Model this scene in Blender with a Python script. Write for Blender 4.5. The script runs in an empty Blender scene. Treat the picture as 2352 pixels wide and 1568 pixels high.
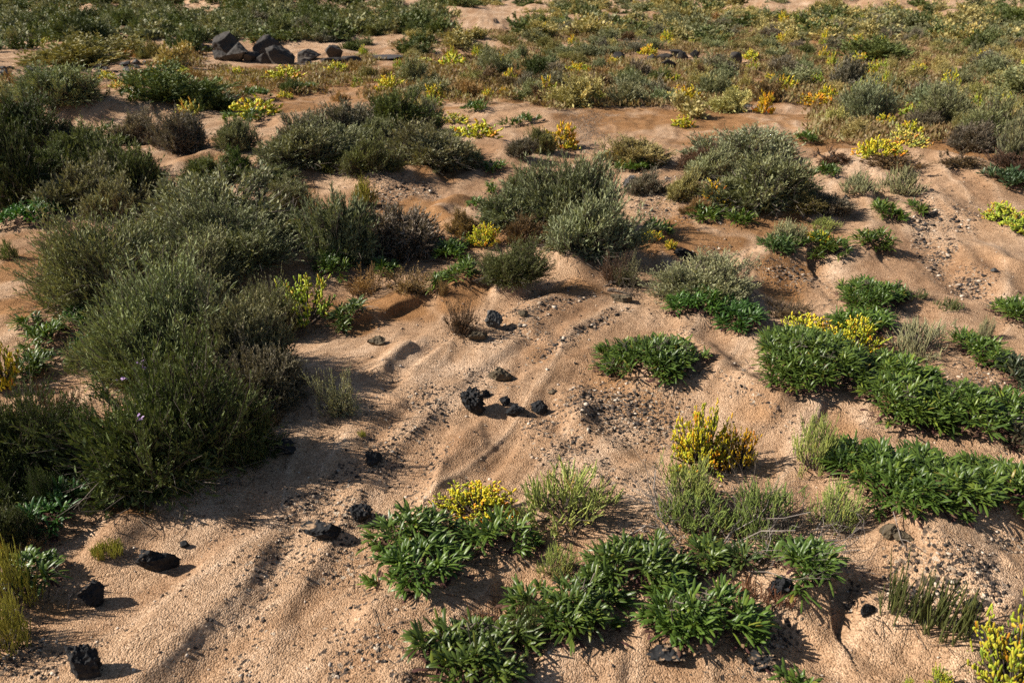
import bpy, math, random
import numpy as np
from mathutils import Vector, noise as mnoise

# ------------------------------------------------------------------ camera, sky, sun, exposure
S = bpy.context.scene
CAM_H = 2.2; PITCH = math.radians(25.5); LENS = 28.0
cd = bpy.data.cameras.new('camera'); cam = bpy.data.objects.new('camera', cd)
S.collection.objects.link(cam); S.camera = cam
cd.lens = LENS; cd.sensor_width = 36.0; cd.clip_start = 0.05; cd.clip_end = 3000
cam.location = (0, 0, CAM_H); cam.rotation_euler = (math.pi/2 - PITCH, 0, 0)
cd.dof.use_dof = True; cd.dof.focus_distance = 4.3; cd.dof.aperture_fstop = 4.0

SUN_EL = math.radians(36.0)
SUN_DIR = Vector((-math.cos(SUN_EL)*0.995, math.cos(SUN_EL)*0.02, math.sin(SUN_EL))).normalized()
W = bpy.data.worlds.new('World'); S.world = W; W.use_nodes = True
wn = W.node_tree.nodes; wl = W.node_tree.links
sky = wn.new('ShaderNodeTexSky'); sky.sky_type = 'NISHITA'; sky.sun_disc = False
sky.sun_elevation = SUN_EL; sky.sun_rotation = math.atan2(SUN_DIR.x, SUN_DIR.y)
bg = wn['Background']; bg.inputs['Strength'].default_value = 0.05
wl.new(sky.outputs['Color'], bg.inputs['Color'])
sd = bpy.data.lights.new('sun', 'SUN'); sd.energy = 5.0; sd.angle = math.radians(0.5); sd.color = (1.0, 0.93, 0.82)
sun = bpy.data.objects.new('sun', sd); S.collection.objects.link(sun)
sun.rotation_euler = (-SUN_DIR).to_track_quat('-Z', 'Y').to_euler()
S.view_settings.view_transform = 'Standard'; S.view_settings.look = 'None'
S.view_settings.exposure = 0.68; S.view_settings.gamma = 1.0
S.cycles.use_denoising = False
S.cycles.max_bounces = 5; S.cycles.diffuse_bounces = 1; S.cycles.transmission_bounces = 3; S.cycles.glossy_bounces = 2

# ------------------------------------------------------------------ picture <-> ground (2352 x 1568 survey grid of the site)
PW, PH = 2352.0, 1568.0; FP = LENS/36.0*PW
cp, sp = math.cos(PITCH), math.sin(PITCH)
def ray(px, py):
    a = (px-PW/2)/FP; b = (PH/2-py)/FP
    return np.array((a, cp + b*sp, -sp + b*cp))
def flat(px, py):
    d = ray(px, py); d2 = min(d[2], -0.012); t = CAM_H/-d2
    return d[0]*t, d[1]*t
def to_p(x, y, z):
    zz = z-CAM_H; dep = y*cp - zz*sp; up = y*sp + zz*cp
    dep = np.maximum(dep, 0.05)
    return PW/2 + FP*x/dep, PH/2 - FP*up/dep, dep

# ------------------------------------------------------------------ noise
def vnoise(x, y, seed=0):
    xi = np.floor(x).astype(np.int64); yi = np.floor(y).astype(np.int64)
    fx = x-xi; fy = y-yi; fx = fx*fx*(3-2*fx); fy = fy*fy*(3-2*fy)
    def hsh(a, b):
        n = (a*374761393 + b*668265263 + seed*974634777) & 0xFFFFFFFF
        n = ((n ^ (n >> 13))*1274126177) & 0xFFFFFFFF
        return ((n ^ (n >> 16)) & 0xFFFF)/65535.0
    a = hsh(xi, yi); b = hsh(xi+1, yi); c = hsh(xi, yi+1); d = hsh(xi+1, yi+1)
    return (a*(1-fx)+b*fx)*(1-fy) + (c*(1-fx)+d*fx)*fy - 0.5
def fbm(x, y, o=4, seed=0):
    s = 0; a = 1.0
    for i in range(o):
        s = s + a*vnoise(x*2**i+17.3*i, y*2**i-9.1*i, seed+i); a *= 0.5
    return s

# ------------------------------------------------------------------ terrain features, surveyed
RIDGES = [
 ([(1420,690),(1250,775),(1090,870),(965,990),(860,1110),(745,1280),(640,1440),(590,1600)], .028, .05, .12),
 ([(1440,745),(1290,830),(1150,930),(1055,1050),(965,1190),(890,1340),(840,1470),(810,1600)], .030, .13, .05),
 ([(1330,690),(1180,745),(1060,800),(960,880),(890,960)], .035, .14, .05),
 ([(1250,960),(1195,1040),(1140,1120),(1090,1190)], .030, .12, .045),
 ([(1060,965),(1035,1040),(1012,1110),(1000,1200)], .026, .10, .04),
 ([(1390,900),(1330,960),(1330,1020),(1400,1080),(1500,1115)], .035, .07, .10),
 ([(1600,790),(1640,840),(1690,900),(1790,960),(1870,1000)], .045, .08, .12),
 ([(1560,740),(1590,800),(1640,870)], .035, .10, .07),
 ([(1030,1340),(985,1420),(975,1500),(990,1600)], .030, .10, .05),
 ([(560,1240),(470,1340),(380,1440),(280,1560)], .022, .16, .06),
 ([(870,900),(900,860),(960,820)], .045, .15, .05),
 ([(800,1050),(870,985),(940,940)], .035, .15, .05),
 ([(2100,1330),(2220,1370),(2352,1440)], .05, .10, .14),
 ([(2080,470),(2150,480),(2220,520),(2352,560)], .05, .2, .14),
 ([(2180,590),(2260,600),(2352,640)], .04, .15, .08),
 ([(1700,700),(1690,640),(1640,620)], .05, .15, .15),
 ([(880,640),(960,655),(1030,670)], .03, .1, .1),  # points, height, width to the left of travel, width to the right
 ([(180,1760),(300,1620),(400,1510),(490,1432),(560,1368),(598,1290),(640,1195)], .062, .38, .075),
 ([(640,1195),(700,1150),(770,1085),(830,1010)], .03, .30, .12),
 ([(1108,1045),(1100,1005),(1097,970)], .018, .13, .035),
 ([(985,1185),(1000,1120),(1020,1060)], .018, .16, .04),
 ([(905,1620),(920,1540),(928,1453),(960,1390)], .040, .22, .07),
 ([(1300,935),(1292,908),(1318,884)], .028, .05, .10),
 ([(1332,925),(1326,900),(1350,885)], .028, .04, .08),
 ([(1990,1300),(2070,1250),(2150,1217),(2250,1202),(2400,1196)], .10, .07, .32),
 ([(2080,1290),(2200,1300),(2400,1360)], .04, .10, .12),
 ([(1730,1405),(1820,1370),(1905,1345),(1935,1372)], .075, .09, .22),
 ([(1935,1385),(2020,1412),(2100,1440),(2190,1485),(2300,1540)], .07, .10, .25),
 ([(1770,1410),(1860,1490),(1960,1590)], -.020, .05, .05),
 ([(1830,1400),(1930,1470),(2060,1570)], -.020, .05, .05),
 ([(1905,1420),(2000,1470),(2110,1530)], -.018, .05, .05),
 ([(1240,1500),(1320,1525),(1450,1560)], .04, .08, .10),
 ([(950,1420),(1010,1375),(1090,1340),(1150,1335)], .035, .08, .18),
 ([(1615,865),(1700,915),(1815,975)], .05, .10, .22),
 ([(1700,880),(1800,935),(1900,960)], .04, .10, .14),
 ([(1385,676),(1250,737),(1150,775)], .06, .45, .09),
 ([(1330,760),(1220,830),(1120,900),(1020,960)], .022, .12, .06),
 ([(1420,790),(1310,850),(1230,930),(1200,990)], .022, .10, .05),
 ([(1270,960),(1330,1030),(1430,1095)], -.03, .09, .06),
 ([(1290,940),(1380,1020),(1500,1080)], .035, .08, .10),
 ([(1010,725),(1055,692),(1120,674),(1180,690),(1215,712)], .10, .12, .22),
 ([(960,780),(920,840),(880,900)], .035, .16, .08),
 ([(780,765),(850,748),(890,738),(925,720),(1000,700)], .075, .28, .035),
 ([(1250,620),(1300,640),(1370,690)], .07, .14, .18),
 ([(820,445),(920,420),(1010,410)], .10, .16, .5),
 ([(1085,450),(1022,490),(1010,505),(1062,548)], .08, .12, .12),
 ([(1100,330),(1140,350),(1180,385)], .12, .25, .35),
 ([(1690,648),(1770,602),(1850,588),(1905,605)], .13, .13, .35),
 ([(1930,625),(1985,582),(2010,580),(2040,600)], .07, .1, .2),
 ([(1845,376),(1900,385),(1980,390),(2040,376),(2110,384),(2180,402),(2270,428),(2420,455)], .20, .25, .9),
 ([(1850,440),(1930,462),(2010,470)], .10, .25, .25),
 ([(2080,500),(2140,600),(2240,670),(2352,715)], -.05, .16, .16),
 ([(2160,560),(2260,640),(2352,680)], .03, .1, .1),
 ([(2200,560),(2300,610),(2380,640)], .03, .1, .1),
 ([(2050,715),(2110,690),(2200,700),(2300,735)], .07, .12, .3),
 ([(130,300),(230,262),(330,245),(430,244),(530,258)], .30, .6, 1.2),
 ([(640,300),(760,270),(900,240)], .15, .6, .6),
 ([(1180,300),(1300,262),(1500,250),(1700,258)], .10, .6, .8),
 ([(700,430),(620,400),(520,380)], .08, .3, .3),
 ([(420,420),(440,405),(520,380)], .10, .15, .15),
 ([(1020,90),(1100,70),(1190,75)], .4, 1.5, 1.5),
]
BUMPS = [  # px, py, rx, ry, h
 (290,1243,.09,.12,.055), (240,1300,.10,.10,.05), (1300,640,.25,.25,.05), (1180,712,.09,.07,.04),
 (420,960,.8,.7,.13), (540,600,1.0,.9,.16), (1290,560,.9,.7,.15), (330,280,2.0,.9,.12),
 (1500,860,.30,.22,.05), (1830,880,.35,.3,.06), (2100,960,.5,.4,.05), (1090,985,.16,.10,-.035),
 (1330,890,.10,.09,-.02), (1700,470,1.0,.8,.15), (750,350,1.6,1.2,.2), (110,400,1.5,1.5,.25), (1440,540,.5,.3,-.06),
 (820,720,.5,.25,-.05), (2100,1150,.4,.3,.06), (1480,1400,.3,.25,.04), (950,1280,.2,.18,.02), (1100,1540,.25,.2,.03),
 (60,1330,.3,.35,.03), (2180,1430,.12,.1,-.03),
]
RSEG = []
for pts, A, wL, wR in RIDGES:
    g = [flat(*p) for p in pts]
    # resample as a smooth curve
    q = []
    for i in range(len(g)-1):
        p0 = g[max(i-1,0)]; p1 = g[i]; p2 = g[i+1]; p3 = g[min(i+2,len(g)-1)]
        for k in range(4):
            t = k/4
            q.append(tuple(0.5*((2*p1[c])+(-p0[c]+p2[c])*t+(2*p0[c]-5*p1[c]+4*p2[c]-p3[c])*t*t+(-p0[c]+3*p1[c]-3*p2[c]+p3[c])*t**3) for c in (0,1)))
    q.append(g[-1]); RSEG.append((np.array(q), A, wL, wR))
BG = [(*flat(px,py), rx, ry, h) for px,py,rx,ry,h in BUMPS]

FL = flat(500, 1400)
def flow(x, y):
    wx = x+0.5*fbm(x*0.8, y*0.8, 2, 3)+.12*(y-3)*np.clip((y-3)/6, 0, 1)
    return fbm((wx*0.91-y*0.42)*3.4, (wx*0.42+y*0.91)*0.62, 4, 23)
def height(x, y):
    x = np.asarray(x, float); y = np.asarray(y, float); shp = x.shape
    x = x.ravel(); y = y.ravel()
    r = np.sqrt(x*x+y*y)
    far = np.clip((r-9)/40, 0, 1)
    h = fbm(x*0.35, y*0.35, 3, 5)*(0.10+0.55*far) + fbm(x*1.5, y*1.5, 3, 11)*0.045
    # wandering wash lines
    wx = x + 0.5*fbm(x*0.8, y*0.8, 2, 3)
    h = h + 0.043*(0.25-np.abs(flow(x, y)))*(1-.75*np.exp(-((x-FL[0])/.75)**2-((y-FL[1])/.55)**2))+0.012*fbm(x*5, y*5, 3, 29)
    h = h + 0.5*np.clip((r-25)/60, 0, 1)*fbm(x*0.06, y*0.06, 2, 31)*2
    for px, py, rx, ry, a in BG:
        m = (np.abs(x-px) < 3.2*rx) & (np.abs(y-py) < 3.2*ry)
        if m.any(): h[m] += a*np.exp(-((x[m]-px)/rx)**2-((y[m]-py)/ry)**2)
    for q, A, wL, wR in RSEG:
        R = 3*max(wL, wR)
        m = (x > q[:,0].min()-R) & (x < q[:,0].max()+R) & (y > q[:,1].min()-R) & (y < q[:,1].max()+R)
        if not m.any(): continue
        xs = x[m]; ys = y[m]; best = np.full(xs.shape, 1e9); side = np.zeros(xs.shape); along = np.zeros(xs.shape)
        n = len(q)-1
        for i in range(n):
            ax, ay = q[i]; bx, by = q[i+1]; dx, dy = bx-ax, by-ay; L2 = dx*dx+dy*dy+1e-9
            t = np.clip(((xs-ax)*dx+(ys-ay)*dy)/L2, 0, 1)
            ex = xs-ax-t*dx; ey = ys-ay-t*dy; d = np.sqrt(ex*ex+ey*ey)
            b = d < best
            best = np.where(b, d, best); side = np.where(b, np.sign(dx*(ys-ay)-dy*(xs-ax)), side); along = np.where(b, (i+t)/n, along)
        w = np.where(side > 0, wL, wR)*(1+0.25*vnoise(along*6, along*0, 77))
        fade = np.clip(along*5, 0, 1)*np.clip((1-along)*5, 0, 1)
        fade = fade*fade*(3-2*fade); w = w*(1+.22*vnoise(xs*11, ys*11, 79)+.12*vnoise(xs*29, ys*29, 81))
        h[m] += A*np.exp(-(best/w)**2)*(0.06+0.94*fade)
    return h.reshape(shp)
H0 = float(height(np.array([0.0]), np.array([0.0]))[0])
def hz(x, y): return float(height(np.array([x]), np.array([y]))[0])
TS = np.geomspace(1.6, 220, 420)
def place(px, py):
    d = ray(px, py); X = d[0]*TS; Y = d[1]*TS; Z = CAM_H+d[2]*TS
    dz = Z-height(X, Y); i = np.argmax(dz < 0)
    if dz[i] >= 0: return flat(px, py)
    if i == 0: return X[0], Y[0]
    f = dz[i-1]/(dz[i-1]-dz[i]); t = TS[i-1]+(TS[i]-TS[i-1])*f
    return d[0]*t, d[1]*t

# ------------------------------------------------------------------ soil and gravel maps
SOIL = [ # px,py,rx,ry,strength
 (900,715,130,32,1),(830,760,70,30,.9),(1060,700,60,25,.6),(950,520,110,55,1),(1100,220,260,28,.9),(1400,280,160,28,.9),(1640,275,110,22,.9),(1590,570,100,45,1),
 (1490,600,60,40,.8),(1810,660,90,40,.8),(60,630,90,90,.8),(500,430,100,40,.7),(700,500,80,60,.8),(2250,1205,120,20,.9),(2150,1185,80,30,.9),(1800,330,260,30,.6),(2100,360,280,30,1),
 (1250,850,60,40,.35),(1450,930,120,60,.45),(1180,560,130,40,.8),(620,190,300,35,.9),(1100,160,260,40,.7),(1500,190,400,50,.75),(2000,200,420,60,.7),(2000,90,420,50,.55),
 (300,1210,60,25,.7),(150,1420,60,30,.4),(1900,560,60,25,.5),(1760,530,80,30,.9),(980,400,140,25,.7),(1240,470,60,40,.5),(520,340,60,30,.5),(1300,700,90,20,.55),
 (1750,930,110,40,.35),(1950,1000,60,50,.45),(1100,1185,60,18,.8),(2050,960,40,25,.5),(2300,450,60,15,.6),(2250,620,90,60,.25),(700,250,150,30,.6),(1330,310,120,30,.4)]
GRAV = [
 (1440,960,110,55,1),(1340,1030,40,30,.7),(1400,1085,60,20,.6),(1480,1010,70,30,.6),(1230,800,60,16,.5),(1130,880,60,25,.35),(1010,930,60,40,.6),(940,1010,60,45,.6),(880,1090,50,45,.7),
 (800,1200,50,40,.5),(760,1290,70,60,.45),(2110,520,28,45,1),(2150,590,30,35,1),(2230,650,60,22,1),(2310,690,50,15,.8),(1820,655,70,25,.7),(1350,300,50,35,.9),(1300,270,40,20,.6),
 (920,455,90,22,.8),(870,490,40,20,.5),(2110,1390,110,50,.9),(2060,1330,60,30,.8),(2290,900,90,50,.6),(2300,1290,70,25,.8),(2220,1420,60,40,.8),(60,1530,110,45,.55),(1740,1480,60,60,.7),
 (1300,1050,50,40,.5),(1260,975,40,30,.5),(1620,520,50,40,.5),(1640,600,70,30,.5),(1500,470,60,60,.6),(640,660,10,10,0),(1250,740,70,12,.8),(1210,760,50,10,.7),(1740,240,60,12,.8),
 (610,1330,60,60,.25),(2170,530,50,40,.5),(1430,620,60,30,.4),(1560,1180,160,60,.5),(1480,1250,150,50,.5),(100,165,160,14,.8),(300,165,90,12,.8),(520,420,60,14,.4),(850,1500,90,60,.4)]
def pmask(P, x, y, warp):
    m = np.zeros_like(x)
    for px, py, rx, ry, s in P:
        dd = ((x+warp[0]*rx*1.3-px)/rx)**2+((y+warp[1]*ry*1.3-py)/ry)**2
        m = np.maximum(m, s*np.exp(-dd**1.5))
    return m
def soil_gravel(X, Y):
    px, py, dep = to_p(X, Y, np.zeros_like(X))
    inb = (Y > 0.8)
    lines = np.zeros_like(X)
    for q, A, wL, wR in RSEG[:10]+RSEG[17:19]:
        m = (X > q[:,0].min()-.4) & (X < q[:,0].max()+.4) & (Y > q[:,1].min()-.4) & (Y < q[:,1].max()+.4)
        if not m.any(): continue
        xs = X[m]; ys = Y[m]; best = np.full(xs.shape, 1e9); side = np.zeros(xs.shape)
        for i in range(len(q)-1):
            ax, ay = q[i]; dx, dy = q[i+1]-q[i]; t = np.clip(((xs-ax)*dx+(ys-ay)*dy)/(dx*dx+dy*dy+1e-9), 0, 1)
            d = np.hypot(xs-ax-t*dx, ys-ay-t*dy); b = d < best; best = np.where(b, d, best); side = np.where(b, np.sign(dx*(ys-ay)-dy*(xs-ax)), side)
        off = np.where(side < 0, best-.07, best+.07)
        lines[m] = np.maximum(lines[m], .75*np.exp(-(off/.05)**2))  # gravel along one flank, its dark tone also standing for small groove shadows
    w1 = fbm(X*2.2, Y*2.2, 3, 41); w2 = fbm(X*2.2, Y*2.2, 3, 57)
    s = pmask(SOIL, px, py, (w1, w2)); g = pmask(GRAV, px, py, (w2, w1))
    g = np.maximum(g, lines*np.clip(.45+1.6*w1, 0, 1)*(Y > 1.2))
    s = np.where(inb, s, 0); g = np.where(inb, g, 0)
    return s, g

# ------------------------------------------------------------------ mesh helpers
class MB:
    def __init__(self): self.v=[]; self.f=[]; self.t=[]; self.n=0
    def add(self, V, F, T=None):
        V = np.asarray(V, np.float32).reshape(-1,3); F = np.asarray(F, np.int64)
        self.v.append(V); self.f.append(F+self.n); self.n += len(V)
        self.t.append(np.full(len(V), .5, np.float32) if T is None else np.broadcast_to(np.asarray(T, np.float32), (len(V),)))
        return self
    def extent(self):
        V = np.concatenate(self.v); r = np.hypot(V[:,0], V[:,1]); return np.percentile(r, 96.5), np.percentile(V[:,2], 98.5)
    def rescale(self, e):
        for a in self.v: a /= np.array((e[0], e[0], e[1]), np.float32)
    def mesh(self, name, mat, smooth=False):
        me = bpy.data.meshes.new(name)
        V = np.concatenate(self.v); T = np.concatenate(self.t)
        me.vertices.add(len(V)); me.vertices.foreach_set('co', V.ravel())
        idx = np.concatenate([f.ravel() for f in self.f]).astype(np.int32)
        tot = np.concatenate([np.full(len(f), f.shape[1], np.int32) for f in self.f])
        st = np.concatenate(([0], np.cumsum(tot)[:-1])).astype(np.int32)
        me.loops.add(len(idx)); me.loops.foreach_set('vertex_index', idx)
        me.polygons.add(len(tot)); me.polygons.foreach_set('loop_start', st); me.polygons.foreach_set('loop_total', tot)
        if smooth: me.polygons.foreach_set('use_smooth', np.ones(len(tot), bool))
        a = me.attributes.new('tint', 'FLOAT', 'POINT'); a.data.foreach_set('value', T.astype(np.float32))
        me.update(calc_edges=True)
        if mat: me.materials.append(mat)
        return me
def unit(a): return a/(np.linalg.norm(a, axis=-1, keepdims=True)+1e-9)
def perp(d, rng):
    r = rng.normal(size=d.shape); p = np.cross(d, r); return unit(p)
def leaves(mb, base, d, nrm, L, Wd, tint):
    n = len(base); s = np.cross(d, nrm); L = L[:,None]; Wd = Wd[:,None]
    V = np.stack([base, base+d*L*.55+s*Wd+nrm*L*.06, base+d*L, base+d*L*.55-s*Wd+nrm*L*.06], 1)
    F = np.arange(n*4).reshape(n,4)
    mb.add(V, F, np.repeat(tint, 4))
def revolve(mb, p0, d, L, prof, k, tint, R, rng, bend=None):
    n = len(p0); u = perp(d, rng); w = np.cross(d, u); m = len(prof)
    ang = np.arange(k)*2*math.pi/k
    ring = u[:,None,:]*np.cos(ang)[None,:,None]+w[:,None,:]*np.sin(ang)[None,:,None]
    V = np.zeros((n,m,k,3))
    for i,(t,r) in enumerate(prof):
        c = p0+d*(L*t)[:,None]
        if bend is not None: c = c+bend*(t*t)
        V[:,i] = c[:,None,:]+ring*(R*r)[:,None,None]
    b = (np.arange(n)*m*k)[:,None,None]; i = (np.arange(m-1)*k)[None,:,None]; j = np.arange(k)[None,None,:]; j2 = (np.arange(k)+1)%k
    F = np.stack([b+i+j, b+i+j2[None,None,:], b+i+k+j2[None,None,:], b+i+k+j], -1).reshape(-1,4)
    mb.add(V, F, np.repeat(tint, m*k))
def tubes(mb, p0, p1, r0, r1, k, rng, tint=None):
    dv = p1-p0; L = np.linalg.norm(dv, axis=1); d = dv/(L[:,None]+1e-9)
    n = len(p0); u = perp(d, rng); w = np.cross(d, u); ang = np.arange(k)*2*math.pi/k
    ring = u[:,None,:]*np.cos(ang)[None,:,None]+w[:,None,:]*np.sin(ang)[None,:,None]
    V = np.stack([p0[:,None,:]+ring*np.asarray(r0).reshape(-1,1,1), p1[:,None,:]+ring*np.asarray(r1).reshape(-1,1,1)], 1)
    b = (np.arange(n)*2*k)[:,None]; j = np.arange(k)[None,:]; j2 = ((np.arange(k)+1)%k)[None,:]
    F = np.stack([b+j, b+j2, b+k+j2, b+k+j], -1).reshape(-1,4)
    mb.add(V, F, np.repeat(rng.random(n) if tint is None else np.broadcast_to(tint, (n,)), 2*k))

# ------------------------------------------------------------------ materials
def newmat(name):
    m = bpy.data.materials.new(name); m.use_nodes = True; nt = m.node_tree; nt.nodes.clear()
    out = nt.nodes.new('ShaderNodeOutputMaterial'); return m, nt, out
def nd(nt, t, **kw):
    n = nt.nodes.new(t)
    for k, v in kw.items(): setattr(n, k, v)
    return n
def ramp(nt, src, stops):
    r = nd(nt, 'ShaderNodeValToRGB'); e = r.color_ramp.elements
    while len(e) < len(stops): e.new(0.5)
    for i,(p,c) in enumerate(stops): e[i].position = p; e[i].color = (*c, 1)
    nt.links.new(src, r.inputs[0]); return r.outputs[0]
def mix(nt, mode, f, a, b):
    m = nd(nt, 'ShaderNodeMix', data_type='RGBA', blend_type=mode)
    for s, v in ((0, f), (6, a), (7, b)):
        if hasattr(v, 'is_linked') or hasattr(v, 'links'): nt.links.new(v, m.inputs[s])
        else: m.inputs[s].default_value = v if s == 0 else (*v, 1)
    return m.outputs[2]
def foliage_mat(name, stops, transl=.25, rough=.55, spec=.25):
    """leaf colour = the plant's own colour x leaf-to-leaf variation"""
    m, nt, out = newmat(name); L = nt.links
    at = nd(nt, 'ShaderNodeAttribute', attribute_name='tint'); oi = nd(nt, 'ShaderNodeObjectInfo')
    r = ramp(nt, at.outputs['Fac'], stops)
    c = mix(nt, 'MULTIPLY', 1.0, r, oi.outputs['Color'])
    p = nd(nt, 'ShaderNodeBsdfPrincipled'); p.inputs['Roughness'].default_value = rough; p.inputs['Specular IOR Level'].default_value = spec
    L.new(c, p.inputs['Base Color'])
    t = nd(nt, 'ShaderNodeBsdfTranslucent'); L.new(mix(nt, 'MULTIPLY', 1.0, c, (1.2,1.15,.45)), t.inputs['Color'])
    ms = nd(nt, 'ShaderNodeMixShader'); ms.inputs[0].default_value = transl
    L.new(p.outputs[0], ms.inputs[1]); L.new(t.outputs[0], ms.inputs[2]); L.new(ms.outputs[0], out.inputs[0])
    return m
def simple_mat(name, stops, rough=.9, spec=.2, scale=None):
    m, nt, out = newmat(name); L = nt.links
    at = nd(nt, 'ShaderNodeAttribute', attribute_name='tint')
    p = nd(nt, 'ShaderNodeBsdfPrincipled'); p.inputs['Roughness'].default_value = rough; p.inputs['Specular IOR Level'].default_value = spec
    L.new(ramp(nt, at.outputs['Fac'], stops), p.inputs['Base Color']); L.new(p.outputs[0], out.inputs[0])
    return m
M = {}
M['foliage'] = foliage_mat('shrub_leaves', [(0,(.55,.60,.50)),(.5,(1,1,1)),(.85,(1.35,1.3,1.15)),(1,(1.7,1.45,1.2))], .12)
M['rosette'] = foliage_mat('fleshy_green_leaf', [(0,(.55,.62,.6)),(.4,(.9,.95,.9)),(.75,(1.2,1.15,1.0)),(.95,(1.7,1.45,1.1)),(1,(2.4,1.2,1.3))], .16, .40, .45)
M['dryleaf'] = simple_mat('withered_leaf', [(0,(.05,.022,.02)),(.5,(.10,.045,.035)),(1,(.22,.14,.08))])
M['yellow'] = foliage_mat('yellow_club_leaf', [(0,(.42,.62,.9)),(.3,(.8,.95,.9)),(.6,(1,1,1)),(.85,(1.15,.80,.8)),(1,(1.0,.45,.5))], .12, .4, .4)
M['stick'] = foliage_mat('jointed_green_stem', [(0,(.55,.6,.6)),(.5,(1,1,1)),(.85,(1.3,1.25,1.1)),(1,(1.6,1.0,1.0))], .10, .45, .35)
M['wood'] = simple_mat('woody_twig', [(0,(.035,.026,.02)),(.5,(.09,.07,.055)),(1,(.20,.165,.135))])
M['dead'] = simple_mat('bleached_twig', [(0,(.12,.095,.08)),(.6,(.25,.21,.18)),(1,(.40,.35,.31))])
M['flower'] = simple_mat('lilac_petal', [(0,(.5,.32,.6)),(1,(.7,.5,.75))])

def rock_mat(name, dark, mid, light, sc, sand=.53):
    m, nt, out = newmat(name); L = nt.links
    tc = nd(nt, 'ShaderNodeTexCoord')
    n1 = nd(nt, 'ShaderNodeTexNoise'); n1.inputs['Scale'].default_value = 9*sc; n1.inputs['Detail'].default_value = 8
    n2 = nd(nt, 'ShaderNodeTexVoronoi'); n2.inputs['Scale'].default_value = 45*sc
    for n in (n1, n2): L.new(tc.outputs['Object'], n.inputs['Vector'])
    p = nd(nt, 'ShaderNodeBsdfPrincipled'); p.inputs['Roughness'].default_value = .85; p.inputs['Specular IOR Level'].default_value = .3
    ge = nd(nt, 'ShaderNodeNewGeometry'); sx = nd(nt, 'ShaderNodeSeparateXYZ'); L.new(ge.outputs['Normal'], sx.inputs[0])
    n3 = nd(nt, 'ShaderNodeTexNoise'); n3.inputs['Scale'].default_value = 22*sc; n3.inputs['Detail'].default_value = 5; L.new(tc.outputs['Object'], n3.inputs['Vector'])
    mu = nd(nt, 'ShaderNodeMath', operation='MULTIPLY'); L.new(sx.outputs[2], mu.inputs[0]); L.new(n3.outputs[0], mu.inputs[1])
    mr = nd(nt, 'ShaderNodeMapRange'); L.new(mu.outputs[0], mr.inputs[0]); mr.inputs[1].default_value = sand; mr.inputs[2].default_value = sand+.06; mr.inputs[4].default_value = .8
    L.new(mix(nt, 'MIX', mr.outputs[0], ramp(nt, n1.outputs[0], [(.3,dark),(.55,mid),(.75,light)]), (.40,.26,.155)), p.inputs['Base Color'])
    ad = nd(nt, 'ShaderNodeMath', operation='ADD'); L.new(n1.outputs[0], ad.inputs[0]); L.new(n2.outputs[0], ad.inputs[1])
    b = nd(nt, 'ShaderNodeBump'); b.inputs['Strength'].default_value = .9; b.inputs['Distance'].default_value = .012/sc**.5
    L.new(ad.outputs[0], b.inputs['Height']); L.new(b.outputs[0], p.inputs['Normal']); L.new(p.outputs[0], out.inputs[0])
    return m
M['lava'] = rock_mat('black_lava', (.008,.008,.009), (.020,.020,.022), (.05,.048,.046), 1.0)
M['sandylava'] = rock_mat('sand_dusted_lava', (.008,.008,.009), (.022,.022,.024), (.055,.052,.05), 1.0, .43)
M['brownrock'] = rock_mat('brown_stone', (.05,.04,.025), (.12,.09,.055), (.22,.17,.11), 1.0)
M['greyrock'] = rock_mat('grey_stone', (.04,.038,.036), (.10,.095,.09), (.22,.2,.185), .8)
M['boulder'] = rock_mat('weathered_basalt', (.018,.016,.015), (.06,.052,.046), (.19,.16,.135), .12)
M['pebble'] = simple_mat('pebbles', [(0,(.015,.014,.014)),(.35,(.05,.043,.04)),(.55,(.14,.09,.06)),(.75,(.34,.24,.16)),(1,(.62,.52,.42))], .85)

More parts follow.
